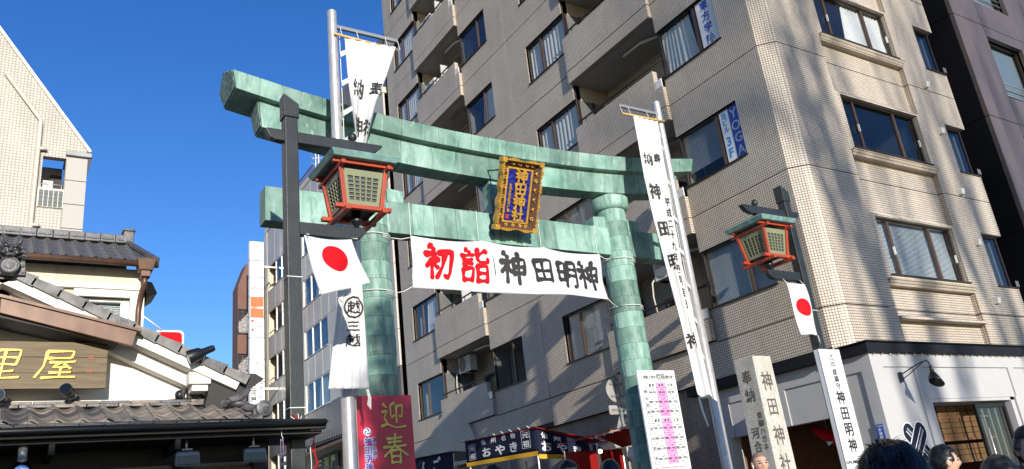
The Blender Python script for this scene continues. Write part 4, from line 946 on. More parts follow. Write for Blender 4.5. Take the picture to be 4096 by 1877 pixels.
# ================================================================== NATIONAL FLAGS
def flag(fn, w, h, disc, label, loc, ties):
    t = thing('hanging_flag', label, 'flag', loc)
    m = MB(); m.grid(fn, 30, 34); m.build('cloth', 'cloth', t, fix=False, smooth=True, solid=.002)
    m = MB(); P = [fn(.5, .5, .006)]; n = 40
    rings = 6
    P = []
    for r_ in range(rings+1):
        for k in range(n):
            tt = 2*math.pi*k/n; P.append(fn(disc[0]+disc[2]*r_/rings*math.cos(tt), disc[1]+disc[3]*r_/rings*math.sin(tt), .006))
    m.add(P, [(r_*n+k, r_*n+(k+1) % n, (r_+1)*n+(k+1) % n, (r_+1)*n+k) for r_ in range(rings) for k in range(n)]); m.build('red_disc', 'red', t, fix=False, smooth=True)
    for P in ties: rope('tie_cord', P, .006, t)
    return t
def fL(a, b, o=0):                                           # a: left-right, b: bottom-top
    c = 1-b; x = 3.09+.62*a+.17*c+.03*a*c+.02*math.sin(6*a)*c; z = 5.165-.03*math.sin(math.pi*a)*b+(-.78+.19*a)*c
    y = 9.10-.06*c*math.sin(3.0*a+.5)-.05*c*a+.045*math.sin(7*a+4*c)*c; return (x, y-o, z)
flag(fL, 1, 1, (.50, .60, .27, .26), 'white flag with red disc blown sideways below the left lantern', (3.4, 9.0, 4.4), [[(3.12, 9.0, 5.14), (3.12, 9.15, 5.20)], [(3.75, 9.0, 5.14), (3.72, 9.15, 5.20)]])
def fR(a, b, o=0):
    c = 1-b; x = 12.02+.50*a+.05*c+.015*math.sin(5*c); z = 5.10+(-.98+.02*a)*c; y = 9.08+.045*math.sin(5*a+3*c)*c**.5-.03*c; return (x, y-o, z)
flag(fR, 1, 1, (.53, .53, .35, .175), 'white vertical flag with red disc hanging straight below the right lantern', (12.3, 9.1, 4.1), [[(12.03, 9.08, 5.10), (12.03, 9.15, 5.20)], [(12.50, 9.08, 5.10), (12.50, 9.15, 5.20)], [(12.52, 9.06, 4.13), (12.56, 9.07, 3.98), (12.57, 9.1, 4.05)]])

# ================================================================== FLAGPOLES AND TALL BANNERS
def flagpole(px, s, ztop, label, rod_to):
    Y = 10.85; t = thing('flagpole', label, 'flagpole', (px, Y, gz(Y)), 'steel banner poles before the torii')
    m = MB(); m.lathe([(.098, gz(Y)), (.098, 4.9), (.094, 4.905), (.085, 7.2), (.078, ztop), (.06, ztop+.02)], (px, Y, 0), 24); smooth_angle(m.build('pole', 'steel', t))
    m = MB(); zr = ztop-.30; m.bar((px+s*.06, Y-.03, zr), (rod_to, Y-.03, zr-.03*0), .05, .06); m.build('cross_arm', 'steel_grey', t)
    m = MB(); m.tube([(px-s*.02, Y-.11, zr-.20), (rod_to-s*.02, Y-.05, zr-.19)], .022, 8); m.build('bamboo_rod', 'bamboo', t, smooth=True)
    for q in (.1, .35, .8, 1.0):
        x = px+(rod_to-px)*q; m = MB(); m.tube([(x, Y-.05, zr), (x+.02, Y-.08, zr-.2)], .005, 5); m.build('lashing', 'rope', t)
    rope('halyard', [(px+s*.11, Y-.02, zr-.1), (px+s*.115, Y-.01, 6), (px+s*.11, Y-.0, 1.6)], .006, t)
    return t
flagpole(4.26, 1, 9.94, 'brushed steel banner pole at left, in front of the torii pillar', 5.42)
flagpole(11.47, -1, 9.66, 'brushed steel banner pole at right, beside the stone pillar', 10.36)
def interp(tab, z):
    tab = sorted(tab)
    if z <= tab[0][0]: return tab[0][1:]
    for a, b in zip(tab, tab[1:]):
        if z <= b[0]:
            k = (z-a[0])/(b[0]-a[0]); return tuple(p+(q-p)*k for p, q in zip(a[1:], b[1:]))
    return tab[-1][1:]
def nobori(tab, W, label, loc, phase, amp, flat=0):
    """tab rows: (z, left x, right x, y)"""
    t = thing('tall_banner', label, 'banner', loc)
    ztop = max(r_[0] for r_ in tab); zbot = min(r_[0] for r_ in tab)
    def fn(u, z, o=0):                                       # u 0..1 across the cloth
        xl, xr, y = interp(tab, z); w = max(.02, xr-xl); slack = max(0, W*.9-w); k = (ztop-z)/(ztop-zbot)
        ph = phase+2.2*math.sin(k*3.1)+k*1.5; e = min(1, k*5)*(1-flat*min(1, max(0, (k-.62)/.10)))
        a = slack*.36*e*amp
        x = xl+w*(u+(.11*math.sin(2*math.pi*(u*1.5)+ph)*min(1, slack/W*1.5)*e)); y2 = y+a*math.sin(2*math.pi*u*1.5+ph+1.1)+.012*math.sin(31*u+8*k)
        return (x, y2-o, z-.02*math.sin(math.pi*u)*(k < .02))
    m = MB(); m.grid(lambda a, b: fn(a, zbot+(ztop-zbot)*b), 44, 150); m.build('cloth', 'cloth', t, fix=False, smooth=True, solid=.002)
    return t, fn
# left banner
tabL = [(9.47, 4.43, 5.36, 10.76), (9.0, 4.44, 5.20, 10.74), (8.25, 4.44, 4.93, 10.70), (7.6, 4.46, 4.74, 10.66), (6.6, 4.20, 4.55, 10.60), (5.7, 4.14, 4.46, 10.56), (5.05, 4.09, 4.43, 10.54), (4.5, 4.0, 4.44, 10.52), (3.53, 3.85, 4.45, 10.50)]
tl, fl_ = nobori(tabL, .80, 'white vertical banner with circled crest, furled round the left steel pole', (4.3, 10.6, 3.5), .4, .55, .85)
lettering('lettering', [('納', .30, 8.46, .38, .38, .02), ('奉', .80, 8.48, .38, .38, .02), ('神', .32, 7.76, .42, .38, .02), ('社', .72, 7.74, .42, .36, .02)], 'ink', tl, lambda u, v, o=0: fl_(min(max(u, .02), .98), v, .012+o), cell=.06)
ringP = []; m = MB(); K = 36
for k in range(K):
    tt = 2*math.pi*k/K
    for r_ in (1.0, .84): ringP.append(fl_(.60+.36*r_*math.cos(tt), 4.70+.165*r_*math.sin(tt), .014))
m.add(ringP, [(2*k, (2*k+2) % (2*K), (2*k+3) % (2*K), 2*k+1) for k in range(K)]); m.build('crest_ring', 'ink', tl, fix=False)
lettering('lettering', [('越', .60, 4.70, .50, .20, .02), ('三', .58, 4.42, .44, .17, .02), ('越', .58, 4.21, .46, .19, .015)], 'ink', tl, lambda u, v, o=0: fl_(min(max(u, .02), .98), v, .013+o), cell=.05)
m = MB(); 
for k in range(5): m.tube([(4.40+.008*k, 10.52, 3.54), (4.42+.01*k, 10.5, 3.40), (4.40+.012*k, 10.5, 3.30-.015*k)], .004, 4)
m.build('frayed_threads', 'rope', tl)
# right banner
tabR = [(9.17, 10.66, 11.33, 10.77), (8.6, 10.65, 11.30, 10.75), (7.75, 10.61, 11.25, 10.72), (6.9, 10.63, 11.18, 10.70), (6.0, 10.70, 11.11, 10.68), (4.87, 10.82, 11.16, 10.68), (4.1, 10.88, 11.26, 10.70), (3.42, 10.94, 11.36, 10.74), (3.33, 10.98, 11.36, 10.74)]
tr_, fr_ = nobori(tabR, .75, 'white vertical banner with black characters, hanging twisted from the right steel pole', (11.1, 10.75, 3.3), 2.2, .5)
lettering('lettering', [('納', .28, 8.18, .40, .30, .02), ('奉', .68, 8.20, .36, .28, .02), ('神', .34, 7.45, .5, .36, .02), ('田', .38, 6.65, .5, .34, .03), ('明', .45, 5.95, .5, .34, .03), ('神', .45, 4.4, .5, .3, .02)], 'ink', tr_, lambda u, v, o=0: fr_(min(max(u, .02), .98), v, .012+o), cell=.06)
lettering('lettering', vtext('平成二十九年四月吉日', .82, 7.25, .20, .235, .02, sx=1.0), 'ink', tr_, lambda u, v, o=0: fr_(min(max(u, .02), .98), v, .012+o), cell=.05)
for t_, fn, px, s, zs_ in ((tl, fl_, 4.26, 1, [9.2, 8.65, 8.1, 7.6]), (tr_, fr_, 11.47, -1, [8.9, 8.6, 7.8, 7.0, 6.3, 5.6, 4.9, 4.2, 3.5])):
    for z in zs_:
        p = fn(.02 if s > 0 else .98, z); q = fn(.02 if s > 0 else .98, z-.09)
        m = MB(); m.hexa([p, (px+s*.10, 10.80, z-.05), (px+s*.10, 10.80, z-.15), q, (p[0], p[1]-.004, p[2]), (px+s*.10, 10.79, z-.05), (px+s*.10, 10.79, z-.15), (q[0], q[1]-.004, q[2])]); m.build('side_tab', 'cloth', t_)
    ztop = 9.47 if s > 0 else 9.17
    for k in range(6):
        u = .06+.88*k/5; p = fn(u-.03, ztop-.01); q = fn(u+.03, ztop-.01); rz = ztop+.0+ .01
        zr = (9.94 if s > 0 else 9.66)-.30-.195
        m = MB(); m.tube([((p[0]+q[0])/2, p[1]-.01, ztop-.02), ((p[0]+q[0])/2, 10.765, zr+.0), ((p[0]+q[0])/2, 10.80, zr+.03), ((p[0]+q[0])/2, 10.84, zr)], .012, 4); o = m.build('top_loop', 'cloth', t_); 
rope('twisted_tail', [(10.98, 10.74, 3.36), (10.99, 10.72, 3.1), (11.03, 10.72, 2.95), (11.06, 10.72, 2.82)], .02, tr_, 'cloth')
# ================================================================== OLD SHOP at the left
ZG = gz(9)
os_ = thing('old_shop', 'traditional shop with white plaster gable, tiled eaves and dark timber front at lower left', 'shop', (0, 9.5, ZG))
AP = (0.0, 4.50); EN = (2.40, 3.36)                         # underside line of the verge tiles (x, z)
m = MB(); m.prism([(-2.1, 9.5, 3.1), (2.02, 9.5, 3.1), (2.02, 9.5, 3.45), (0, 9.5, 4.42), (-2.1, 9.5, 3.45)], (0, .16, 0)); gw = m.build('gable_wall', 'plaster', os_)
sl_ = Vector((EN[0]-AP[0], 0, EN[1]-AP[1])); SLN = sl_.length; sd = sl_.normalized(); sn = Vector((-sd.z, 0, sd.x))
for sgn in (1, -1):
    def q(t, h, y): 
        p = Vector((AP[0], 0, AP[1]))+sd*t+sn*h; return (p.x*sgn, y, p.z)
    def slab(t0, t1, h0, h1, y0, y1):
        mm = MB(); mm.hexa([q(t0, h0, y0), q(t1, h0, y0), q(t1, h0, y1), q(t0, h0, y1), q(t0, h1, y0), q(t1, h1, y0), q(t1, h1, y1), q(t0, h1, y1)]); return mm
    slab(-.05, SLN-.06, -.13, -.002, 9.13, 9.498).build('barge_band', 'plaster', os_)
    slab(.02, SLN-.30, -.26, -.132, 9.33, 9.499).build('barge_moulding', 'plaster', os_)
    slab(-.05, SLN+.12, .0, .05, 9.45, 13.0).build('roof_slab', 'rooftile', os_)
    for k in range(10 if sgn > 0 else 3):
        t0 = k*.262+.02; t1 = t0+.285; mm = MB()
        mm.hexa([q(t0, .012, 9.10), q(t1, .002, 9.10), q(t1, .002, 9.46), q(t0, .012, 9.46), q(t0, .05, 9.10), q(t1, .062, 9.10), q(t1, .062, 9.46), q(t0, .05, 9.46)])
        mm.hexa([q(t1-.05, .07, 9.11), q(t1, .075, 9.11), q(t1, .075, 9.2), q(t1-.05, .07, 9.2), q(t1-.05, .074, 9.11), q(t1, .080, 9.11), q(t1, .080, 9.2), q(t1-.05, .074, 9.2)])
        mm.hexa([q(t0, -.035, 9.095), q(t1, -.045, 9.095), q(t1, -.045, 9.118), q(t0, -.035, 9.118), q(t0, .05, 9.095), q(t1, .072, 9.095), q(t1, .072, 9.118), q(t0, .05, 9.118)])
        mm.build('verge_tile', 'rooftile_grey' if k % 4 else 'rooftile', os_, bevel=.006)
m = MB(); m.box(1.80, 2.03, 9.16, 9.499, 3.34, 3.47); m.box(1.84, 2.01, 9.2, 9.499, 3.27, 3.339); m.build('corbel', 'plaster', os_, bevel=.01)
m = MB(); m.prism([(2.05, 9.2, 3.47), (2.52, 9.2, 3.46), (2.62, 9.2, 3.40), (2.58, 9.2, 3.37), (2.02, 9.2, 2.98), (1.98, 9.2, 3.1)], (0, 3.0, 0)); m.build('side_eave', 'wood_dark', os_)
m = MB(); m.box(-2.1, -1.94, 9.66, 13, ZG, 3.4); m.box(1.86, 2.02, 9.66, 13, ZG, 3.4); m.box(-2.1, 2.02, 12.9, 13, ZG, 3.4); m.build('side_wall', 'plaster', os_)
# ridge-end tile with a horned mask and round boss
oni = thing('ridge_end_tile', 'black ridge end tile with horned mask and round boss at the gable peak', 'roof ornament', (.04, 9.02, 4.45))
RD = 'rooftile_dark'
m = MB(); m.prism([(-.16, 9.06, 4.42), (.24, 9.06, 4.42), (.23, 9.06, 4.60), (.17, 9.06, 4.78), (.04, 9.06, 4.84), (-.09, 9.06, 4.78), (-.15, 9.06, 4.60)], (0, .10, 0)); m.build('back_plate', 'rooftile_grey', oni, bevel=.015)
m = MB(); m.lathe([(.125, 0), (.13, -.05), (.118, -.075), (.10, -.07), (.095, -.055), (.055, -.055), (.05, -.07), (.01, -.072)], (.04, 9.04, 4.53), 28, 'y'); smooth_angle(m.build('round_boss', RD, oni))
m = MB(); m.ball((.04, 8.99, 4.735), (.105, .06, .095), 16, 12); m.ball((.04, 8.925, 4.725), (.034, .032, .028)); m.ball((.04, 8.95, 4.665), (.075, .03, .022)); m.ball((-.035, 8.955, 4.70), (.035, .03, .03)); m.ball((.115, 8.955, 4.70), (.035, .03, .03)); m.build('mask', RD, oni, smooth=True)
for s in (-1, 1):
    m = MB(); m.tube([(.04+s*.02, 8.925, 4.765), (.04+s*.06, 8.915, 4.785), (.04+s*.105, 8.94, 4.80)], [.012, .02, .006], 8); m.build('brow', RD, oni, smooth=True)
    m = MB(); m.ball((.04+s*.05, 8.94, 4.752), (.018, .012, .012)); m.build('eye', 'rooftile_grey', oni, smooth=True)
    m = MB(); m.tube([(.04+s*.055, 8.99, 4.80), (.04+s*.10, 8.965, 4.85), (.04+s*.12, 8.95, 4.90), (.04+s*.115, 8.945, 4.95)], [.03, .024, .016, .003], 8); m.build('horn', RD, oni, smooth=True)
    for q, (dz, ln) in enumerate(((4.70, .17), (4.64, .19), (4.76, .15))):
        m = MB(); m.tube([(.04+s*.09, 9.0, dz), (.04+s*(ln-.02), 8.98, dz+.035), (.04+s*(ln+.015), 8.98, dz+.01), (.04+s*ln, 8.98, dz-.025)], [.024, .02, .014, .003], 8); m.build('curl', RD, oni, smooth=True)
    m = MB(); m.tube([(.04+s*.035, 8.935, 4.672), (.04+s*.038, 8.925, 4.64)], [.010, .002], 6); m.build('fang', 'rooftile_grey', oni, smooth=True)
for k in range(4):
    m = MB(); m.ball((.205-.012*k, 9.05, 4.46+.085*k), (.020, .02, .020), 10, 8); m.build('stud', 'rooftile_grey', oni, smooth=True)
m = MB(); m.prism([(-.16, 9.12, 4.40), (.16, 9.12, 4.40), (.10, 9.12, 4.52), (0, 9.12, 4.56), (-.10, 9.12, 4.52)], (0, 3.8, 0)); m.build('ridge_cap', 'rooftile', os_)
oni.scale = (.74, .74, .74)
# lower tiled eaves
def wave_tile(pitch, L, th=.022, amp=.026, n=8):
    m = MB(); pf = lambda a: amp*math.cos(2*math.pi*a)*(1.0 if a < .5 else .8)+.01*math.sin(2*math.pi*a)
    for j, (y, dz) in enumerate(((0, 0.0), (L, 0.0))):
        for i in range(n+1):
            a = i/n; m.v.append((pitch*a*1.06, y, pf(a)+dz)); 
    for j, y in enumerate((0, L)):
        for i in range(n+1):
            a = i/n; m.v.append((pitch*a*1.06, y, pf(a)-th))
    w = n+1; m.f = [(i, i+1, w+i+1, w+i) for i in range(n)]+[(2*w+i, i, i+1, 2*w+i+1)[::-1] for i in range(n)]+[(0, w, 3*w, 2*w), (n, 2*w+n, 3*w+n, w+n)]; m.mi = [0]*len(m.f); return m
PT = .2144; sang = math.atan2(.27, .74)
tA = proto(wave_tile(PT, .30), 'pantile', 'rooftile_brown', smooth=False); tB = proto(wave_tile(PT, .30), 'pantile', 'rooftile', smooth=False)
m = MB(); m.hexa([(-2.6, 8.72, 2.83), (2.46, 8.72, 2.83), (2.46, 9.5, 3.12), (-2.6, 9.5, 3.12), (-2.6, 8.72, 2.87), (2.46, 8.72, 2.87), (2.46, 9.5, 3.155), (-2.6, 9.5, 3.155)]); low = m.build('lower_roof', 'wood_dark', os_)
rr = random.Random(5)
for row in range(3):
    for k in range(-2, 11):
        y0 = 8.69+row*.245; z0 = 2.895+(y0-8.69)*math.tan(sang)+.012
        inst(tB if rr.random() < .35 else tA, 'pantile', low, (k*PT+.10+rr.uniform(-.004, .004), y0, z0+rr.uniform(-.004, .004)), (sang-.03, 0, 0))
for k in range(-2, 11):                                     # eave plates
    m = MB(); x = k*PT+.10; m.prism([(x, 8.685, 2.905), (x+PT*.5, 8.685, 2.862), (x+PT*.98, 8.685, 2.905), (x+PT*.98, 8.685, 2.865), (x+PT*.55, 8.685, 2.815), (x, 8.685, 2.86)], (0, .016, 0)); m.build('eave_plate', 'rooftile', low)
for lv in range(2):
    for k in range(9):
        x = -.35+k*.30+lv*.12; m = MB(); m.box(x, x+.292, 9.34+lv*.035, 9.499, 3.145+lv*.036, 3.177+lv*.036); m.build('ridge_tile', 'rooftile_brown' if k % 2 else 'rooftile', low, bevel=.005)
for k in range(7):                                          # corner ridge running out to the right
    x = 2.02+.07*k; y = 9.42-.09*k; z = 3.20-.032*k; m = MB(); m.tube([(x, y, z), (x+.10, y-.12, z-.035)], .042, 10); m.build('hip_tile', 'rooftile', low)
m = MB(); m.lathe([(.085, 0), (.085, -.05), (.06, -.06), (.055, -.045), (.01, -.045)], (2.50, 8.82, 3.0), 18, 'y'); m.box(2.40, 2.60, 8.83, 8.95, 2.88, 3.0); m.build('corner_end_tile', 'rooftile', low)
bird = thing('bird_ornament', 'small black bird shaped roof ornament on the corner eaves ridge', 'roof ornament', (2.30, 9.0, 3.06))
m = MB(); m.tube([(2.13, 9.0, 3.10), (2.22, 9.0, 3.13), (2.30, 9.0, 3.15), (2.36, 9.0, 3.20), (2.39, 9.0, 3.235), (2.42, 9.0, 3.235)], [.012, .04, .05, .035, .025, .006], 10); m.build('body', 'rooftile', bird, smooth=True)
m = MB(); m.prism([(2.16, 8.95, 3.15), (2.28, 8.95, 3.17), (2.30, 8.95, 3.12), (2.20, 8.95, 3.10)], (0, .10, 0)); m.build('wings', 'rooftile', bird, bevel=.008)
m = MB(); m.ball((2.29, 9.0, 3.085), (.09, .07, .035), 10, 6); m.build('base', 'rooftile', bird, smooth=True)
# eaves board, gutter and dark shop front
m = MB(); m.box(-2.6, 3.12, 8.60, 8.70, 2.735, 2.80); m.box(-2.6, 3.14, 8.58, 9.2, 2.80, 2.822); fas = m.build('eaves_board', 'wood_dark', os_, bevel=.006)
m = MB(); m.tube([(-2.6, 8.56, 2.80), (3.10, 8.56, 2.80)], .035, 10); m.build('gutter', 'black_metal', os_, smooth=True)
for k in range(3): rope('cable', [(-.3, 8.53+.01*k, 2.84+.012*k), (.8, 8.54, 2.832+.012*k), (2.0, 8.54, 2.842+.008*k), (3.0, 8.58, 2.83)], .004, fas, 'black_metal')
m = MB(); m.box(-2.6, 3.1, 8.70, 9.6, 2.70, 2.732); m.build('soffit', 'wood_dark', os_)
m = MB(); m.box(-2.6, 2.55, 9.40, 9.5, ZG, 2.70); m.build('front_wall', 'wood_dark', os_)
m = MB(); m.box(-2.6, 2.6, 9.28, 9.40, 2.30, 2.46); m.build('lintel', 'wood_red', os_, bevel=.01)
m = MB(); m.box(2.50, 2.68, 9.25, 9.42, ZG, 2.70); m.build('corner_post', 'wood_dark', os_, bevel=.01)
for x in (-.6, .5, 1.6):
    m = MB(); m.box(x, x+.05, 8.72, 9.38, 2.60, 2.699); m.build('rafter', 'wood_dark', os_)
# sign board and its little roof
sb = thing('shop_sign_board', 'weathered wooden board with gilt carved characters on the white gable', 'sign', (0, 9.24, 3.31))
for k in range(3):
    m = MB(); m.box(-1.05, 1.0, 9.22, 9.285, 3.312+.16*k, 3.470+.16*k); m.build('plank', 'wood_sign', sb, bevel=.004)
lettering('lettering', [('屋', .55, 3.555, .36, .30, 'b.065'), ('里', .075, 3.555, .34, .30, 'b.065')], 'gold', sb, lambda u, v, o=0: (u+.15*(v-3.555), 9.212-o, v), solid=.018)
lettering('lettering', [('印', .845, 3.63, .05, .05, .02), ('印', .84, 3.49, .05, .05, .02)], 'vermilion', sb, mapY(9.218))
sr = thing('sign_canopy', 'small brown copper canopy roof over the wooden sign board', 'canopy', (0, 9.2, 3.8))
for s in (1, -1):
    m = MB(); m.prism([(0, 8.98, 4.16), (s*1.24, 8.98, 3.86), (s*1.20, 8.98, 3.70), (0, 8.98, 4.01)], (0, .05, 0)); m.build('fascia', 'copper_brown', sr, bevel=.006)
    m = MB(); m.prism([(0, 8.95, 4.16), (s*1.28, 8.95, 3.85), (s*1.28, 8.95, 3.878), (0, 8.95, 4.19)], (0, .545, 0)); m.build('roof_sheet', 'copper_brown', sr)
    m = MB(); m.prism([(0, 9.031, 4.10), (s*1.12, 9.031, 3.83), (s*1.05, 9.031, 3.74), (0, 9.031, 3.98)], (0, .46, 0)); m.build('soffit', 'wood_dark', sr)
def spot(name, label, a, b, base, r=.05, arm=True):
    t = thing(name, label, 'spotlight', base); a, b = Vector(a), Vector(b)
    m = MB(); L = (b-a).length; d = (b-a).normalized(); m.tube([a, a+d*L*.12, a+d*L*.45, a+d*L*.55, b-d*.02, b], [r*1.2, r*1.2, r, r*.62, r*.55, r*.4], 14); smooth_angle(m.build('housing', 'black_metal', t))
    m = MB(); m.tube([a-d*.004, a+d*.002], r*1.05, 14); m.build('lens', 'glass_dark', t)
    m = MB(); mid = a.lerp(b, .6); m.tube([base, (base[0], base[1]-.12, base[2]+.02), (mid.x, mid.y+.02, mid.z-.05), mid], .014, 6); m.build('arm', 'steel_grey', t, smooth=True)
    m = MB(); m.lathe([(.05, 0), (.045, -.03), (.02, -.04)], base, 12, 'y'); m.build('wall_plate', 'black_metal', t)
    return t
spot('spotlight', 'long black spotlight on bent arm below the right end of the gable verge', (1.76, 9.02, 3.59), (2.02, 8.98, 3.70), (1.93, 9.499, 3.36), .065)
spot('spotlight', 'stubby black spotlight below the right end of the sign board', (.63, 9.16, 3.30), (.72, 9.38, 3.24), (.74, 9.45, 3.24), .05)
spot('spotlight', 'stubby black spotlight below the sign board at the left frame edge', (.06, 9.14, 3.24), (.12, 9.36, 3.22), (.14, 9.45, 3.22), .055)
cb = thing('junction_box', 'black junction box with coiled cable near the gable corner', 'cable box', (1.86, 9.42, 3.2))
m = MB(); m.box(1.84, 1.96, 9.40, 9.499, 3.22, 3.36); m.build('box', 'black_metal', cb, bevel=.006)
m = MB(); m.ball((1.76, 9.42, 3.27), (.055, .05, .055)); m.build('small_lamp', 'black_metal', cb, smooth=True)
for k in range(3): rope('cable_coil', [(1.88+.09*(1+.1*k)*math.cos(t*.42), 9.38, 3.28+.09*(1+.1*k)*math.sin(t*.42)) for t in range(16)], .006, cb, 'black_metal')
rope('cable', [(.74, 9.44, 3.21), (.95, 9.44, 3.19), (1.4, 9.45, 3.20), (1.85, 9.46, 3.24)], .007, cb, 'wood_red')
def flood(x, label):
    t = thing('floodlight', label, 'floodlight', (x, 8.85, 2.70), 'floodlights under the shop eaves')
    m = MB(); m.tube([(x, 8.85, 2.70), (x, 8.85, 2.61)], .012, 6); m.box(x-.05, x+.05, 8.80, 8.90, 2.595, 2.612); m.build('bracket', 'steel_grey', t)
    m = MB(); m.hexa([(x-.125, 8.76, 2.43), (x+.125, 8.76, 2.43), (x+.10, 8.93, 2.50), (x-.10, 8.93, 2.50), (x-.115, 8.76, 2.58), (x+.115, 8.76, 2.58), (x+.09, 8.93, 2.60), (x-.09, 8.93, 2.60)]); m.build('housing', 'steel_grey', t, bevel=.02)
    m = MB(); m.hexa([(x-.105, 8.752, 2.45), (x+.105, 8.752, 2.45), (x+.105, 8.76, 2.45), (x-.105, 8.76, 2.45), (x-.095, 8.752, 2.54), (x+.095, 8.752, 2.54), (x+.095, 8.76, 2.54), (x-.095, 8.76, 2.54)]); m.build('glass_front', 'frosted', t, bevel=.01)
flood(1.73, 'grey floodlight under the dark eaves below the middle of the tiled eaves roof')
flood(2.40, 'grey floodlight under the dark eaves beside the hanging pink ribbon')
lb = thing('hanging_bulb', 'mirrored round bulb lamp hanging under the eaves near the left edge', 'lamp', (.30, 8.8, 2.7))
m = MB(); m.tube([(.30, 8.8, 2.70), (.30, 8.8, 2.56)], .04, 12); m.build('socket', 'steel', lb, smooth=True)
m = MB(); m.ball((.30, 8.8, 2.49), .085, 18, 12); m.build('bulb', 'chrome', lb, smooth=True)
hk = thing('ribbon_hook', 'thin pink and white ribbon on a metal hook under the eaves end', 'ribbon', (2.645, 8.66, 2.72))
rope('hook', [(2.645, 8.66, 2.735), (2.645, 8.66, 2.68), (2.66, 8.66, 2.655), (2.65, 8.66, 2.63), (2.63, 8.66, 2.645)], .005, hk, 'steel')
for s in (-1, 1): 
    m = MB(); m.bar((2.645+s*.012, 8.66, 2.635), (2.645+s*.02, 8.66, 2.20), .014, .004); m.build('ribbon', 'pink' if s > 0 else 'cloth', hk)
wb = thing('wire_bundle', 'tangle of red and white wires tied round the left lantern post above the eaves', 'wires', (3.0, 9.1, 2.85))
for k in range(7):
    P = [(2.88+.02*k, 9.09-.004*k, 2.95+.03*math.sin(k*2.1)), (2.97, 9.07, 2.88+.018*math.sin(k*1.7)), (3.08, 9.08, 2.87+.03*math.cos(k*2.3))]
    if k in (1, 2, 5): P += [(3.14+.01*k, 9.12, 2.80), (3.12+.03*math.sin(k*1.9), 9.1, 2.6), (3.15+.05*math.sin(k*2.7), 9.1, 2.42), (3.06+.04*math.cos(k*3.1), 9.1, 2.25-.04*k)]
    rope('wire', P, .005, wb, 'red' if k % 2 else 'rope')

# ================================================================== HOUSE BEHIND THE SHOP
hs = thing('tiled_house', 'cream walled house with dark wavy tiled roof rising behind the shop gable', 'house', (0, 13.4, gz(13)))
m = MB(); wall_cells(m, -3.2, 1.90, 3.0, 5.98, [(.98, 1.70, 4.55, 5.52)], lambda u, v, d: (u, 13.25+d, v), .10); m.build('wall', 'cream', hs, fix=False)
m = MB(); m.box(1.80, 1.90, 13.26, 15.5, 3, 5.95); m.box(-3.2, 1.8, 15.4, 15.5, 3, 5.9); m.build('side_wall', 'cream', hs)
m = MB(); m.box(.2, 1.93, 13.17, 13.248, 5.62, 5.70); m.box(1.70, 1.90, 13.20, 13.248, 4.4, 5.62); m.box(.92, .98, 13.20, 13.248, 4.4, 5.62); m.box(.98, 1.70, 13.20, 13.248, 5.50, 5.62); m.build('window_trim', 'plaster', hs)
window(lambda u, v, d: (u, 13.25+d, v), .98, 1.70, 4.55, 5.50, [1.62], 'halfblind', frame='white_frame', parent=hs, sill=False, room=1.0)
RA = math.atan2(.80, 1.55)
m = MB(); m.hexa([(-3.3, 12.98, 6.00), (2.02, 12.98, 6.00), (1.76, 14.5, 6.80), (-3.3, 14.5, 6.80), (-3.3, 12.98, 6.04), (2.02, 12.98, 6.04), (1.76, 14.5, 6.84), (-3.3, 14.5, 6.84)])
m.hexa([(1.60, 14.5, 6.78), (1.76, 14.5, 6.80), (2.02, 16.0, 6.0), (-3.2, 16.0, 6.0), (1.60, 14.5, 6.82), (1.76, 14.5, 6.84), (2.02, 16.0, 6.04), (-3.2, 16.0, 6.04)]); rf = m.build('roof', 'rooftile', hs)
t2 = proto(wave_tile(.20, .27, .02, .022, 6), 'pantile', 'rooftile')
for row in range(7):
    for k in range(-3, 10):
        y0 = 12.96+row*.215; x = .14+k*.20
        if x+.2 > 2.0-(y0-12.96)*.17: continue
        inst(t2, 'pantile', rf, (x, y0, 6.055+(y0-12.96)*math.tan(RA)*1.02), (RA-.04, 0, 0))
m = MB(); m.bar((2.02, 12.94, 6.06), (1.77, 14.46, 6.88), .09, .07); m.build('hip_ridge', 'rooftile', rf, bevel=.01)
for k in range(9):
    m = MB(); x = -.3+k*.235; m.box(x, x+.23, 14.40, 14.62, 6.84, 6.99); m.box(x+.02, x+.21, 14.385, 14.635, 6.88, 6.91); m.build('ridge_block', 'rooftile', rf, bevel=.01)
m = MB(); m.box(1.70, 1.86, 14.38, 14.66, 6.84, 7.06); m.box(1.68, 1.88, 14.36, 14.68, 7.06, 7.10); m.build('ridge_end', 'rooftile', rf, bevel=.01)
m = MB(); m.tube([(-3.3, 12.92, 5.99), (2.04, 12.92, 5.97)], .05, 10); gt = m.build('gutter', 'copper_brown', hs, smooth=True)
m = MB(); m.hexa([(1.76, 12.86, 5.86), (1.96, 12.86, 5.86), (1.96, 13.06, 5.86), (1.76, 13.06, 5.86), (1.72, 12.82, 6.04), (2.00, 12.82, 6.04), (2.00, 13.08, 6.04), (1.72, 13.08, 6.04)]); m.box(1.79, 1.93, 12.88, 13.04, 5.76, 5.86); m.build('rain_hopper', 'copper_brown', gt, bevel=.01)
m = MB(); m.tube([(1.86, 12.96, 5.78), (1.86, 13.0, 5.66), (1.84, 13.16, 5.52), (1.82, 13.19, 5.3), (1.82, 13.19, 4.2)], .042, 10); m.build('downpipe', 'copper_brown', gt, smooth=True)
m = MB(); m.hexa([(1.93, 12.95, 5.45), (2.06, 13.05, 5.55), (2.06, 13.6, 5.55), (1.93, 13.6, 5.45), (1.90, 12.95, 5.70), (1.98, 13.05, 5.72), (1.98, 13.6, 5.72), (1.90, 13.6, 5.70)]); m.build('side_louvre', 'black_metal', hs)

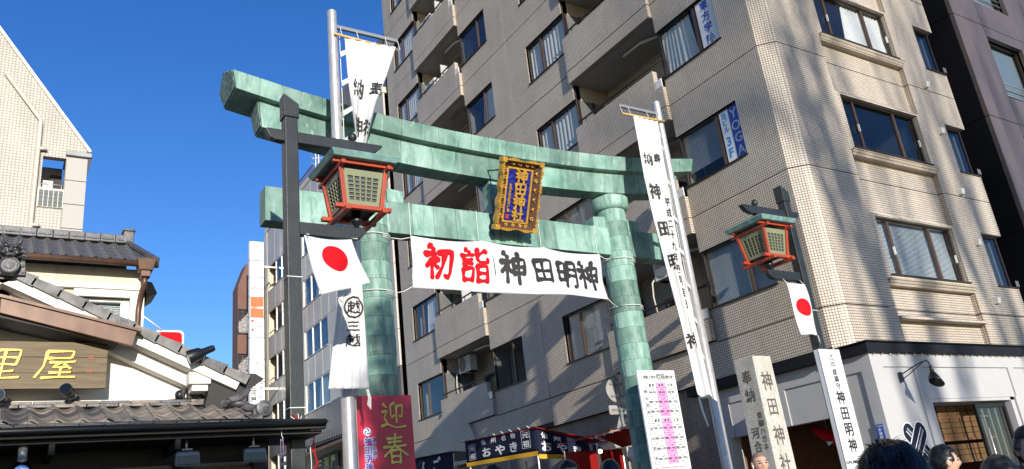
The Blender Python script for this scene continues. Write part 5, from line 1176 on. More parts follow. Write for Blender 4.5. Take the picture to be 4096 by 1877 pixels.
# ================================================================== PALE TILED BLOCK far left
pb = thing('pale_tiled_block', 'tall cream tiled building with steep sloping roof edge at far left', 'building', (-2, 36, 0))
ZP = lambda z: (z-1.5)*4/3+1.5
holes = [(.86, 1.63, 15.25-2.95*k+.03, 16.62-2.95*k) for k in range(4)]
bnd = [(-8, 1.638)]
sl0 = (2.34, 17.02); sg = (21.62-16.95)/(-1.0-2.34)
PLp = lambda u, v, d: (u, 32+d, v)
m = MB(); wall_cells(m, -9, 1.638, 3.0, 16.9, holes, PLp, .3)
m.prism([(-9, 32, 16.9), (1.638, 32, 16.9), (2.30, 32, 16.98), (2.34, 32, 17.02), (-9, 32, 17.02+sg*(-9-2.34))], (0, .3, 0)); m.build('wall', 'tile_pale', pb, fix=False)
for k in range(11):
    m = MB(); z0 = 16.70-.98*(k+1); m.box(1.645, 2.36, 31.97, 33.2, z0+.012, z0+.968); m.build('pier_block', 'granite', pb, bevel=.008)
m = MB(); m.box(1.7, 2.34, 32.02, 40, 3, 16.7); m.box(-9, 1.6, 33.4, 40, 3, 16.8); m.build('building_core', 'concrete', pb)
for k in range(4):
    z = 15.25-2.95*k
    m = MB(); m.box(.86, 1.63, 32.31, 33.39, z-.2, z-.1); bl = m.build('balcony', 'ceiling', pb)
    m = MB(); m.box(.80, 1.64, 31.93, 32.06, z-.72, z+.04); m.build('parapet', 'plaster', bl)
    gb = proto(MB().box(-.065, .065, -.02, .02, -.075, .075), 'glass_block', 'frosted', bevel=.012)
    for i in range(5):
        for j in range(4): inst(gb, 'glass_block', bl, (.90+i*.16, 31.915, z-.62+j*.165))
    m = MB(); m.tube([(.84, 31.98, z+.22), (1.62, 31.98, z+.22)], .02, 6); m.tube([(1.55, 31.98, z), (1.55, 31.98, z+.22)], .015, 6); m.tube([(.87, 31.98, z), (.87, 31.98, z+.22)], .015, 6); m.build('railing', 'steel', bl, smooth=True)
    m = MB(); m.box(1.2, 1.6, 33.3, 33.38, z+.1, z+1.2); m.build('doorway', 'room_dark', bl)
t = thing('air_conditioner', 'white outdoor unit on the balcony of the pale tiled building at far left', 'air conditioner', (1.1, 32.5, 15.16))
m = MB(); m.box(.93, 1.28, 32.35, 32.65, 15.16, 15.78); m.build('body', 'ac', t, bevel=.015)
for k in range(7):
    m = MB(); m.box(.96, 1.25, 32.34, 32.349, 15.22+k*.075, 15.25+k*.075); m.build('vent_slat', 'steel_grey', t)
m = MB(); P = [(-.62, 31.9, 19.85), (.66, 31.9, 18.07), (.68, 31.9, 17.9), (.68, 31.9, 3)]; m.tube(P, .075, 8); dp = m.build('drain_pipe', 'pipe', pb, smooth=True)
for z in (16.85, 13.75, 10.8):
    m = MB(); m.tube([(.68, 31.86, z), (.95, 31.86, z)], .07, 8); m.build('pipe_branch', 'pipe', dp, smooth=True)
m = MB(); a = Vector((2.42, 32.0, 16.98)); b = Vector((-9, 32.0, 17.02+sg*(-9-2.42))); m.bar((a.x, 32.1, a.z), (b.x, 32.1, b.z), .5, .10); m.build('verge_flashing', 'white_frame', pb)
m = MB(); m.box(1.60, 2.50, 31.86, 33.3, 16.72, 16.92); m.build('eave_gutter', 'steel_grey', pb, bevel=.03)
m = MB(); m.prism([(2.36, 31.95, 16.72), (2.5, 31.95, 16.72), (2.36, 31.95, 15.9)], (0, 1.2, 0)); m.build('eave_bracket', 'black_metal', pb)

# ================================================================== METAL PANEL OFFICE further up the street
of = thing('metal_panel_office', 'metal panel office block with rows of windows further up the approach street', 'building', (16, 37, gz(37)))
XO = 13.3; y0o, y1o = 28.3, 46.3
m = MB(); m.box(XO+.5, 22, y0o, y1o, 2, 19.9); m.build('building_core', 'room_dark', of)
rows = [5.1, 7.87, 10.60, 13.33, 16.12]; PO = lambda u, v, d: (XO+d, u, v)
yw = [y0o]+[29.4+1.07*k for k in range(14)]+[44.4, 45.9, y1o]
for ri, zs in enumerate(rows):
    zt = zs+1.45; nxt = rows[ri+1] if ri+1 < len(rows) else 19.95
    for k in range(len(yw)-1):
        m = MB(); m.box(XO, XO+.08, yw[k]+.012, yw[k+1]-.012, zt+.012, nxt-.012); m.build('panel', 'metal_panel' if zs > 6 else 'dark_panel', of, bevel=.006)
    k = 0
    for a, b, mu in ((36.1, 39.5, [37.2, 38.35]), (41.0, 44.3, [42.1, 43.25]), (30.6, 34.3, [31.8, 33.0])):
        w = window(PO, a, b, zs, zt, mu, 'side' if (ri+k) % 2 else 'blind', frame='white_frame', parent=of, depth=.05, glass='glass_dark', room=.48, sill=True); k += 1
    for a, b in ((y0o, 30.6), (34.3, 36.1), (39.5, 41.0), (45.7, y1o)):
        m = MB(); m.box(XO, XO+.08, a+.012, b-.012, zs, zt); m.build('panel', 'metal_panel' if zs > 6 else 'dark_panel', of, bevel=.006)
    m = MB(); m.box(XO+.35, XO+.45, 44.3, 45.7, zs, zt); m.box(XO, XO+.4, 44.30, 44.36, zs, zt); m.build('stair_recess', 'brick', of)
    m = MB(); m.tube([(XO+.05, 44.36, zs+.25), (XO+.05, 45.7, zs+.25)], .03, 6); m.build('guard_rail', 'steel', of, smooth=True)
m = MB(); m.box(XO-.03, XO+.2, y0o, y1o, 19.96, 20.25); m.build('parapet_cap', 'cream', of)
m = MB(); m.box(XO-.02, XO+.5, 45.9, y1o+.1, 5, 19.95); m.build('edge_pier', 'cream', of)
m = MB()
for q in (0, .45): m.tube([(13.5, 37.1+q, 20.2), (13.5, 37.1+q, 22.0)], .03, 6)
for k in range(7): m.tube([(13.5, 37.1, 20.4+.25*k), (13.5, 37.55, 20.4+.25*k)], .02, 5)
for k in range(4): m.tube([(13.5+.35*math.sin(t*.5), 37.32+.4*math.cos(t*.5), 20.8+.35*k) for t in range(-6, 7)], .015, 5)
m.build('roof_ladder', 'white_frame', of)
m = MB(); m.tube([(13.45, 37.8, 20.85), (13.45, 42, 20.85)], .03, 6); 
for k in range(30): m.tube([(13.45, 37.8+.14*k, 20.25), (13.45, 37.8+.14*k, 20.85)], .014, 5)
m.build('roof_railing', 'brown_frame', of)
m = MB(); m.box(13.6, 14.4, 38.3, 39.0, 20.25, 20.75); m.build('roof_unit', 'steel_grey', of, bevel=.03)
m = MB(); m.box(13.5, 20, 28.3, 34.0, 20.0, 23.0); m.build('penthouse', 'tile_dark', of)
# shop front with tiled awning at its foot
aw = thing('street_shop_awning', 'small tiled awning with gold lettered plaque further up the approach street', 'shop front', (12.8, 36, gz(36)))
m = MB(); m.hexa([(12.3, 31, 5.75), (12.3, 40.5, 5.95), (13.28, 40.5, 6.55), (13.28, 31, 6.35), (12.3, 31, 5.81), (12.3, 40.5, 6.01), (13.28, 40.5, 6.61), (13.28, 31, 6.41)]); ar = m.build('awning_roof', 'rooftile', aw)
tw = proto(MB().tube([(0, 0, 0), (1.02, 0, .62)], .085, 8), 'round_tile', 'rooftile')
for k in range(32): inst(tw, 'round_tile', ar, (12.26, 31.1+k*.295, 5.83+k*.295*.021))
m = MB(); m.box(12.34, 12.44, 31, 40.5, 5.58, 5.72); m.box(13.0, 13.28, 31, 40.5, 4.2, 4.3); m.build('awning_beam', 'wood_red', aw)
m = MB(); m.box(13.2, 13.28, 31, 40.5, 1.9, 5.9); m.build('front_wall', 'cream', aw)
m = MB(); m.box(13.02, 13.1, 34.6, 37.4, 4.75, 5.52); pl = m.build('plaque', 'wood_dark', aw, bevel=.01)
lettering('lettering', [(c, -36.9+.85*i, 5.13, .62, .55, .03) for i, c in enumerate('三河屋')], 'goldpaint', pl, mapX(13.02, .01))
m = MB(); m.grid(lambda a, b: (12.7+.04*math.sin(30*a), 32+4*a, 3.55+.75*b), 40, 3); m.build('red_curtain', 'red_tarp', aw, fix=False, smooth=True)
# white sign column
sc_ = thing('sign_column', 'tall white vertical column of company sign boards beside the terracotta building', 'sign', (12.1, 44, gz(44)))
zv = lambda p: 18.5-(p-25)/830*9.3
segs = [(25, 126), (130, 216), (219, 320), (323, 425), (428, 528), (531, 634), (637, 745), (748, 855)]
sgo = []
for i, (a, b) in enumerate(segs):
    m = MB(); m.box(11.73, 12.52, 43.9, 44.25, zv(b), zv(a)); sgo.append(m.build('sign_board', 'white_print', sc_, bevel=.01))
m = MB(); m.box(11.76, 12.49, 43.893, 43.899, zv(425), zv(323)); m.build('orange_print', M('orange_print', (.62, .12, .03), .5), sgo[3])
m = MB(); m.box(12.52, 13.28, 44.0, 44.1, 10, 10.1); m.box(12.52, 13.28, 44.0, 44.1, 17, 17.1); m.box(11.8, 12.4, 44.0, 44.2, gz(44), 9.2); m.build('bracket', 'steel', sc_)
lettering('lettering', htext('adop', 12.12, zv(272), .34, .19, .0), 'ink', sgo[2], mapY(43.9, .01))
lettering('lettering', htext('ミール買賞', 12.12, zv(377), .15, .14, .02), 'white_print', sgo[3], mapY(43.89, .01))
lettering('lettering', htext('ヨコヤマプリテック', 12.14, zv(462), .08, .08, .01)+htext('株式会社', 12.3, zv(473), .08, .08)+htext('クイックレスポンス', 12.14, zv(508), .08, .08), 'ink', sgo[4], mapY(43.9, .01))
lettering('lettering', [('■', 11.88, zv(445), .16, .16, 0), ('■', 11.88, zv(490), .16, .16, 0)], 'red', sgo[4], mapY(43.9, .012))
lettering('lettering', vtext('共同ファイナンシャル', 12.12, zv(652), .12, .105)+vtext('サービス', 11.93, zv(700), .11, .10)+vtext('株式会社', 12.32, zv(660), .08, .08), 'blue_print', sgo[6], mapY(43.9, .01))
lettering('lettering', vtext('三河屋', 11.93, zv(768), .34, .36, .02)+vtext('アヤベビル', 12.33, zv(760), .22, .22, .02), 'ink', sgo[7], mapY(43.9, .01))
# terracotta building behind it
bb = thing('terracotta_building', 'terracotta clad building with angled top behind the white sign column', 'building', (14, 52, gz(50)))
m = MB(); m.prism([(11.98, 47.5, 3), (16, 47.5, 3), (16, 47.5, 18.4), (12.5, 47.5, 18.4), (11.98, 47.5, 16.9)], (0, 1.2, 0)); m.build('wall', 'brick', bb)
for k in range(4):
    z = 15.2-2.7*k; window(lambda u, v, d: (u, 47.42+d, v), 11.98, 12.62, z-1.2, z+.3, [], 'none', frame='black_metal', parent=bb, depth=.03, glass='glass_dark', room=0, sill=True)
# red signboard behind the gable
rs = thing('round_corner_sign', 'red rounded signboard with white rim just above the gable verge', 'sign', (3.95, 22, 6))
m = MB(); 
def rrect(x0, x1, z0, z1, r, y): 
    P = []
    for cx, cz, a0 in ((x1-r, z1-r, 0), (x0+r, z1-r, 90), (x0+r, z0+r, 180), (x1-r, z0+r, 270)):
        P += [(cx+r*math.cos(R(a0+18*k)), y, cz+r*math.sin(R(a0+18*k))) for k in range(6)]
    return P
m.prism(rrect(3.45, 4.17, 6.2, 7.33, .12, 22.0), (0, .25, 0)); m.build('rim', 'white_print', rs)
m = MB(); m.prism(rrect(3.50, 4.12, 6.25, 7.28, .10, 21.985), (0, .012, 0)); m.build('red_face', 'red', rs)
m = MB(); m.box(3.7, 3.9, 22.05, 22.2, gz(22), 6.3); m.build('post', 'steel_grey', rs)
rope('stay_wire', [(2.9, 21.9, 7.85), (3.6, 21.95, 7.33)], .02, rs, 'white_print')
# ================================================================== RED NEW-YEAR BOARD
def legs(t, xs, y, z1, mat='wood_dark'):
    for x in xs:
        m = MB(); m.box(x-.03, x+.03, y, y+.05, gz(y), z1); m.build('leg', mat, t)
rb = thing('red_sign_board', 'crimson upright board with gold new year characters before the left torii pillar', 'sign', (4.95, 11.2, gz(11.2)))
m = MB(); m.box(4.50, 5.395, 11.18, 11.22, 1.75, 3.555); m.build('board', 'crimson', rb, bevel=.004)
legs(rb, (4.65, 5.25), 11.221, 3.4)
mp = lambda e: (lambda u, v, o=0: (u, 11.18-e-o, v))
lettering('lettering', [('迎', 5.075, 3.25, .40, .40, 'b.075'), ('春', 5.085, 2.77, .42, .42, 'b.075')], 'ink', rb, lambda u, v, o=0: (u+.008, 11.178-o, v-.008))
lettering('lettering', [('迎', 5.075, 3.25, .40, .40, 'b.075'), ('春', 5.085, 2.77, .42, .42, 'b.075')], 'goldpaint', rb, mp(.006))
sm = [(c, 4.665, 2.89-.118*i, .12, .12) for i, c in enumerate('神田明神')]; s2 = [(c, 4.76, 2.925-.066*i, .066, .066) for i, c in enumerate('江戸総鎮守')]
lettering('lettering', [q+(.07,) for q in sm]+[q+(.07,) for q in s2], 'white_print', rb, mp(.003)); lettering('lettering', [q+(.02,) for q in sm]+[q+(.004,) for q in s2], 'blue_print', rb, mp(.006))
m = MB(); m.quad(*[(4.66+.060*math.cos(2*math.pi*k/28), 11.176, 3.03+.060*math.sin(2*math.pi*k/28)) for k in range(28)]); cr = m.build('crest', 'white_print', rb, fix=False)
m = MB()
for arm in range(3):
    P = []
    for k in range(9):
        t = arm*2*math.pi/3+k*.30; r0 = .012+.005*k; P.append((r0*math.cos(t), r0*math.sin(t), .003+.012*math.sin(math.pi*min(1, (k+1)/9))))
    vs = []
    for i, (x, z, w) in enumerate(P):
        l = math.hypot(x, z) or 1; vs += [(4.66+x+x/l*w, 11.173, 3.03+z+z/l*w), (4.66+x-x/l*w*.5, 11.173, 3.03+z-z/l*w*.5)]
    m.add(vs, [(2*i, 2*i+1, 2*i+3, 2*i+2) for i in range(8)])
m.build('swirl', 'blue_print', cr, fix=False)

# ================================================================== AGE TABLE BOARD
yk = thing('age_table_board', 'white printed board with pink and grey age table leaning before the right torii pillar', 'notice board', (10.25, 11, gz(11)))
m = MB(); m.box(9.80, 10.71, 10.98, 11.02, 2.13, 3.90); m.build('board', 'white_print', yk, bevel=.004)
legs(yk, (9.95, 10.55), 11.021, 3.7)
bx_ = lambda f: 9.80+.91*f; bz = lambda f: 2.13+1.77*f
mq = lambda e: (lambda u, v, o=0: (u, 10.98-e-o, v))
def rect(name, mat, a, b, c, d, e):
    m = MB(); m.quad((bx_(a), 10.98-e, bz(c)), (bx_(b), 10.98-e, bz(c)), (bx_(b), 10.98-e, bz(d)), (bx_(a), 10.98-e, bz(d))); return m.build(name, mat, yk, fix=False)
it = []; grid_ = MB()
def ln(a, b, c, d): grid_.quad((bx_(a), 10.973, bz(c)), (bx_(b), 10.973, bz(c)), (bx_(b), 10.973, bz(d)), (bx_(a), 10.973, bz(d)))
ROWS = {0: [[('24才', '平成9年生', 'うし'), ('25才', '平成8年生', 'ね(ねずみ)'), ('26才', '平成7年生', 'いのしし')], [('41才', '昭和55年生', 'さる'), ('42才', '昭和54年生', 'ひつじ'), ('43才', '昭和53年生', 'うま')], [('60才', '昭和36年生', 'うし'), ('61才', '昭和35年生', 'ね(ねずみ)'), ('62才', '昭和34年生', 'いのしし')]],
        1: [[('18才', '平成15年生', 'ひつじ'), ('19才', '平成14年生', 'うま'), ('20才', '平成13年生', 'み(へび)')], [('32才', '昭和64年生', 'み(へび)'), ('33才', '昭和63年生', 'たつ'), ('34才', '昭和62年生', 'う(うさぎ)')], [('36才', '昭和60年生', 'うし'), ('37才', '昭和59年生', 'ね(ねずみ)'), ('38才', '昭和58年生', 'いのしし')], [('60才', '昭和36年生', 'うし'), ('61才', '昭和35年生', 'ね(ねずみ)'), ('62才', '昭和34年生', 'いのしし')]]}
cl_ = [.08, .19, .44, .69, .94]
for ti, (v1, v0, word) in enumerate(((.872, .532, '男の厄年'), (.515, .065, '女の厄年'))):
    hh = .05; nr = len(ROWS[ti]); rh = (v1-v0-hh)/nr
    rect('grey_column', 'grey_print', cl_[0], cl_[1], v0, v1-hh, .002); rect('pink_column', 'pink', cl_[2], cl_[3], v0, v1, .002)
    for x in cl_: ln(x-.003, x+.003, v0, v1)
    for z in [v1, v0]+[v1-hh-rh*k for k in range(nr)]: ln(cl_[0] if z in (v0, v1) or z == v1-hh else cl_[1], cl_[-1], z-.0012, z+.0012)
    for c, w_ in zip((1, 2, 3), ('前厄', '本厄', '後厄')): it += htext(w_, bx_((cl_[c]+cl_[c+1])/2), bz(v1-hh/2), .058, .075, .02)
    it += [(ch, bx_(.135), bz(v1-hh-(v1-v0-hh)*(i+.6)/4.2), .066, .066, .01) for i, ch in enumerate(word)]
    for r_, row in enumerate(ROWS[ti]):
        zc = v1-hh-rh*(r_+.5)
        for c in (1, 2, 3):
            a_, b_, c_ = row[c-1]; xc = bx_((cl_[c]+cl_[c+1])/2)
            it += htext(a_, xc, bz(zc)+.048, .042, .033, .01)+htext(b_, xc, bz(zc), .050, .034, .012, .8)+htext(c_, xc, bz(zc)-.046, .036, .03, .006)
grid_.build('table_lines', 'ink', yk, fix=False)
it += htext('令和2年の', bx_(.30), bz(.93), .075, .063, .012)+htext('厄年', bx_(.60), bz(.935), .12, .105, .012)+htext('(数え年)', bx_(.83), bz(.93), .075, .058, .012)
it += htext('数え年とは、満年齢に誕生日前には二歳、誕生日後には一歳を加えた年です。', bx_(.5), bz(.03), .026, .0225, .004)
lettering('lettering', it, 'ink', yk, mq(.008))

# ================================================================== STONE PILLAR
sp = thing('stone_pillar', 'tall square granite pillar with engraved shrine name before the shop side', 'stone pillar', (10.82, 9.2, gz(9.2)))
m = MB(); zt = 3.72; b0 = [(10.60, 9.0), (11.04, 9.0), (11.04, 9.42), (10.60, 9.42)]
m.add([(10.57 if x < 10.8 else 11.07, 8.97 if y < 9.2 else 9.45, gz(9.2)-.05) for x, y in b0]+[(x, y, zt) for x, y in b0]+[(10.82, 9.21, zt+.05)], [(0, 1, 5, 4), (1, 2, 6, 5), (2, 3, 7, 6), (3, 0, 4, 7), (4, 5, 8), (5, 6, 8), (6, 7, 8), (7, 4, 8), (3, 2, 1, 0)]); m.build('shaft', 'stone', sp, bevel=.012)
m = MB(); m.box(10.35, 11.3, 8.75, 9.67, gz(9.2)-.1, gz(9.2)+.35); m.build('plinth', 'stone', sp, bevel=.02)
fz = lambda v: (zt-v)/(zt-gz(9.2))*.03
lettering('engraving', [('神', 10.82, 3.30, .27, .33, .012), ('田', 10.82, 2.88, .25, .31, .012), ('神', 10.82, 2.42, .27, .33, .012), ('社', 10.82, 1.97, .27, .33, .012)], 'inscr', sp, lambda u, v, o=0: (u, 9.0-fz(v)-.003, v))
lettering('engraving', [('奉', -9.21, 3.40, .21, .24, .015), ('納', -9.21, 3.10, .21, .24, .015), ('河', -9.26, 2.50, .17, .19, .015), ('合', -9.26, 2.28, .17, .19, .015)]+vtext('東御ハガネ', -9.10, 2.76, .12, .125, .012), 'inscr', sp, lambda u, v, o=0: (10.60-fz(v)-.003, -u, v))

# ================================================================== WHITE SIGN BOARD on the right lantern post
ws = thing('white_shrine_sign', 'tall white sign box with black brush shrine name below the right lantern', 'sign', (12.64, 9.05, gz(9)))
m = MB(); m.box(12.34, 12.93, 9.0, 9.10, gz(9), 3.86); m.build('sign_box', 'white_print', ws, bevel=.006)
m = MB(); m.box(12.337, 12.345, 8.995, 9.005, gz(9), 3.865); m.box(12.925, 12.933, 8.995, 9.005, gz(9), 3.865); m.box(12.346, 12.924, 8.995, 9.005, 3.855, 3.865); m.build('edge_trim', 'steel', ws)
lettering('lettering', [(c, 12.655, 3.71-.128*i, .125, .125, .012) for i, c in enumerate('江戸総鎮守')]+[(c, 12.65, 3.00-.275*i, .24, .25, .020) for i, c in enumerate('神田明神')], 'ink', ws, mapY(9.0, .006))
lettering('lettering', htext('KANDAMYOUJIN', 12.635, 1.90, .085, .045, .004), 'ink', ws, mapY(9.0, .006))

# ================================================================== TRAFFIC SIGNS seen from behind
ts = thing('traffic_sign_post', 'grey traffic sign post with three signs seen from behind beside the right pillar', 'traffic sign', (12.95, 15.3, gz(15.3)))
m = MB(); m.tube([(12.95, 15.3, gz(15.3)), (12.95, 15.3, 4.66)], .038, 12); m.build('pole', 'steel_grey', ts, smooth=True)
m = MB(); m.lathe([(.31, 0), (.31, .02)], (12.95, 15.36, 4.37), 36, 'y'); m.build('round_sign', 'steel', ts)
m = MB(); m.prism(rrect(12.64, 13.26, 3.78, 4.0, .03, 15.36), (0, .02, 0)); m.build('plate_sign', 'steel', ts)
m = MB(); m.prism([(12.93, 15.36, 3.74), (12.97, 15.36, 3.74), (13.27, 15.36, 3.06), (13.23, 15.36, 3.0), (12.67, 15.36, 3.0), (12.63, 15.36, 3.06)], (0, .02, 0)); m.build('triangle_sign', 'steel', ts)
for z, w in ((4.52, .2), (4.22, .2), (3.89, .24), (3.5, .1), (3.15, .2)):
    m = MB(); m.box(12.95-w, 12.95+w, 15.335, 15.358, z-.025, z+.025); m.box(12.90, 13.0, 15.25, 15.336, z-.03, z+.03); m.build('bracket', 'steel_grey', ts)

# ================================================================== FOOD STALLS
st = thing('oyaki_stall', 'navy curtained food stall with white lettering and yellow hem', 'stall', (12, 18, gz(18)))
def stall_face(a, b): return (10.98+.02*math.sin(14*a), 19.62-3.42*a, 3.12+.14*(1-a)+(.58-.04*(1-a))*b)
m = MB(); m.grid(stall_face, 30, 6); m.build('curtain', 'navy', st, fix=False, smooth=True, solid=.003)
m = MB(); m.grid(lambda a, b: (10.975+.02*math.sin(14*a), 19.62-3.42*a, 3.02+.14*(1-a)+.10*b), 30, 2); m.build('hem', 'yellow', st, fix=False)
fmap = lambda u, v, o=0: (lambda p: (p[0]-.012-o, p[1], p[2]))(stall_face(u, v))
lettering('lettering', [(c, .30+.14*i, .80, .075, .24, .02) for i, c in enumerate('信州名物')]+[(c, .33+.19*i, .33, .145, .46, .035) for i, c in enumerate('おやき')]+[(c, .10+.0*i, .62-.34*i, .08, .27, .02) for i, c in enumerate('元祖')]+[(c, .88, .72-.36*i, .08, .27, .02) for i, c in enumerate('元祖')], 'white_print', st, fmap)
m = MB()
for uc, vc in ((.10, .45), (.88, .54)):
    for a0, a1, b0, b1 in ((-.05, .05, -.36, -.345), (-.05, .05, .345, .36), (-.05, -.046, -.345, .345), (.046, .05, -.345, .345)): m.quad(fmap(uc+a0, vc+b0), fmap(uc+a1, vc+b0), fmap(uc+a1, vc+b1), fmap(uc+a0, vc+b1))
m.build('lettering_box', 'white_print', st, fix=False)
def stall_end(a, b): return (11.0+1.9*a, 16.18+.015*math.sin(12*a), 3.04+.0*a+(.60-.42*a)*b+(-.10*a))
m = MB(); m.grid(stall_end, 16, 6); m.build('curtain', 'navy', st, fix=False, smooth=True, solid=.003)
m = MB(); m.grid(lambda a, b: (11.0+1.9*a, 16.175, 2.94-.10*a+.10*b), 16, 1); m.build('hem', 'yellow', st, fix=False)
emap = lambda u, v, o=0: (lambda p: (p[0], p[1]-.012-o, p[2]))(stall_end(u, v))
lettering('lettering', [('信', .12, .80, .11, .26, .02), ('州', .30, .76, .11, .28, .02), ('お', .13, .34, .17, .46, .035), ('や', .36, .34, .17, .5, .035), ('き', .60, .34, .17, .5, .035)], 'white_print', st, emap)
m = MB(); m.hexa([(10.95, 16.1, 3.64), (12.95, 16.1, 3.24), (12.95, 19.7, 3.40), (10.95, 19.7, 3.82), (10.95, 16.1, 3.66), (12.95, 16.1, 3.26), (12.95, 19.7, 3.42), (10.95, 19.7, 3.84)]); m.build('roof', 'red_tarp', st)
for x, y in ((11.02, 16.25), (12.8, 16.25), (11.02, 19.5), (12.8, 19.5)):
    m = MB(); m.tube([(x, y, gz(y)), (x, y, 3.2)], .02, 6); m.build('leg', 'steel', st)
for k in range(9):
    m = MB(); y = 16.3+k*.4; m.tube([(10.9, y, 3.66+.045*(y-16.1)), (10.86, y+.05, 3.72+.045*(y-16.1))], .008, 4); m.build('clip', 'rope', st)
m = MB(); m.box(11.1, 12.7, 16.4, 19.4, gz(18), gz(18)+.9); m.build('counter', 'wood_red', st)
s2_ = thing('red_roof_stall', 'red tarpaulin roofed stall with string of bulbs beside the right torii pillar', 'stall', (12, 15, gz(15)))
for a, b in (((10.95, 3.12), (11.98, 3.31)), ((11.98, 3.31), (12.72, 2.98))):
    m = MB(); m.hexa([(a[0], 13.9, a[1]), (b[0], 13.9, b[1]), (b[0], 15.2, b[1]), (a[0], 15.2, a[1]), (a[0], 13.9, a[1]+.015), (b[0], 13.9, b[1]+.015), (b[0], 15.2, b[1]+.015), (a[0], 15.2, a[1]+.015)]); m.build('roof', 'red_tarp', s2_)
m = MB(); m.tube([(10.95, 13.9, 3.11), (11.98, 13.9, 3.30), (12.72, 13.9, 2.97)], .018, 6); m.build('roof_pole', 'steel', s2_)
for x, y in ((11.0, 13.95), (12.68, 13.95), (11.0, 15.15), (12.68, 15.15), (11.98, 15.15)):
    m = MB(); m.tube([(x, y, gz(y)), (x, y, 2.98)], .018, 6); m.build('leg', 'steel', s2_)
m = MB(); m.box(11.05, 12.65, 14.1, 15.1, gz(14.5), gz(14.5)+.95); m.build('counter', 'wood_red', s2_)
m = MB(); m.box(11.0, 12.7, 15.16, 15.18, gz(15), 2.95); m.build('back_cloth', 'red_tarp', s2_)
for k in range(9):
    t_ = k/8; x = 10.95+1.77*t_; z = (3.12+.19*(x-10.95)/1.03 if x < 11.98 else 3.31-.33*(x-11.98)/.74)
    m = MB(); m.ball((x, 13.87, z-.03), .022, 8, 6); m.build('string_bulb', 'chrome', s2_, smooth=True)
    m = MB(); m.tube([(x-.03, 13.87, z+.04), (x, 13.87, z), (x+.035, 13.87, z+.03)], .008, 5); m.build('bow', 'bamboo', s2_)
m = MB(); m.ball((11.5, 14.5, 2.86), .045, 10, 8); m.build('lit_bulb', 'bulb', s2_, smooth=True)
for k, (x, z) in enumerate(((12.0, 2.72), (12.2, 2.64), (12.15, 2.86))):
    m = MB(); m.ball((x, 14.0, z), (.13, .10, .15), 12, 8); o = m.build('candy_bag', 'cloth' if k != 1 else 'pink', None, org=(x, 14.0, z-.15), smooth=True)
    tag(o, ['white candy floss bag, lower left one under the red stall roof', 'pink candy floss bag hanging under the red stall roof', 'white candy floss bag, highest one under the red stall roof'][k], 'bag', 'candy floss bags on the red roofed stall')
s3_ = thing('dark_stall', 'dark navy curtained stall half hidden beyond the crimson board', 'stall', (11.8, 22, gz(22)))
m = MB(); m.grid(lambda a, b: (10.98+.02*math.sin(15*a), 23.6-3.2*a, 3.05+.12*(1-a)+.62*b), 24, 5); m.build('curtain', 'navy', s3_, fix=False, smooth=True, solid=.003)
lettering('lettering', [(c, -22.9+.8*i, 3.38, .55, .5, .03) for i, c in enumerate('りんご')], 'white_print', s3_, mapX(10.95, .02))
m = MB(); m.hexa([(10.9, 20.3, 3.66), (12.9, 20.3, 3.5), (12.9, 23.7, 3.7), (10.9, 23.7, 3.82), (10.9, 20.3, 3.68), (12.9, 20.3, 3.52), (12.9, 23.7, 3.72), (10.9, 23.7, 3.84)]); m.build('roof', 'steel_grey', s3_)
for x, y in ((11.02, 20.4), (12.8, 20.4), (11.02, 23.5), (12.8, 23.5)):
    m = MB(); m.tube([(x, y, gz(y)), (x, y, 3.6)], .02, 6); m.build('leg', 'steel', s3_)

# ================================================================== PEOPLE
BODY = {}
def head_mesh(face=True):
    vs, fs = [], []; nu, nv = 36, 26; G = lambda x, z, cx, cz, sx, sz: math.exp(-((x-cx)/sx)**2-((z-cz)/sz)**2)
    for j in range(nv+1):
        ph = math.pi*j/nv; zc = -math.cos(ph)
        for i in range(nu):
            th = 2*math.pi*i/nu; x = math.sin(ph)*math.sin(th); y = math.sin(ph)*math.cos(th); z = zc
            w = .077*(1-.20*max(0, -z)**1.5); d = .098; X = x*w; Y = y*d*(1-.10*max(0, -z)); Z = z*.118
            if y < 0 and z < -.2: Y *= 1-.30*min(1, (-z-.2)*1.4)        # nape
            if y > 0 and face:
                f = max(0, y); Y += f*(.026*G(x, z, 0, -.22, .16, .20)+.012*G(x, z, 0, -.02, .10, .22)+.008*G(x, z, 0, .14, .6, .10)-.012*(G(x, z, .38, .02, .17, .10)+G(x, z, -.38, .02, .17, .10))+.010*G(x, z, 0, -.52, .26, .07)+.009*G(x, z, 0, -.64, .24, .06)+.012*G(x, z, 0, -.86, .35, .12))
            vs.append((X, Y, Z))
    for j in range(nv):
        for i in range(nu): fs.append((j*nu+i, j*nu+(i+1) % nu, (j+1)*nu+(i+1) % nu, (j+1)*nu+i))
    return vs, fs
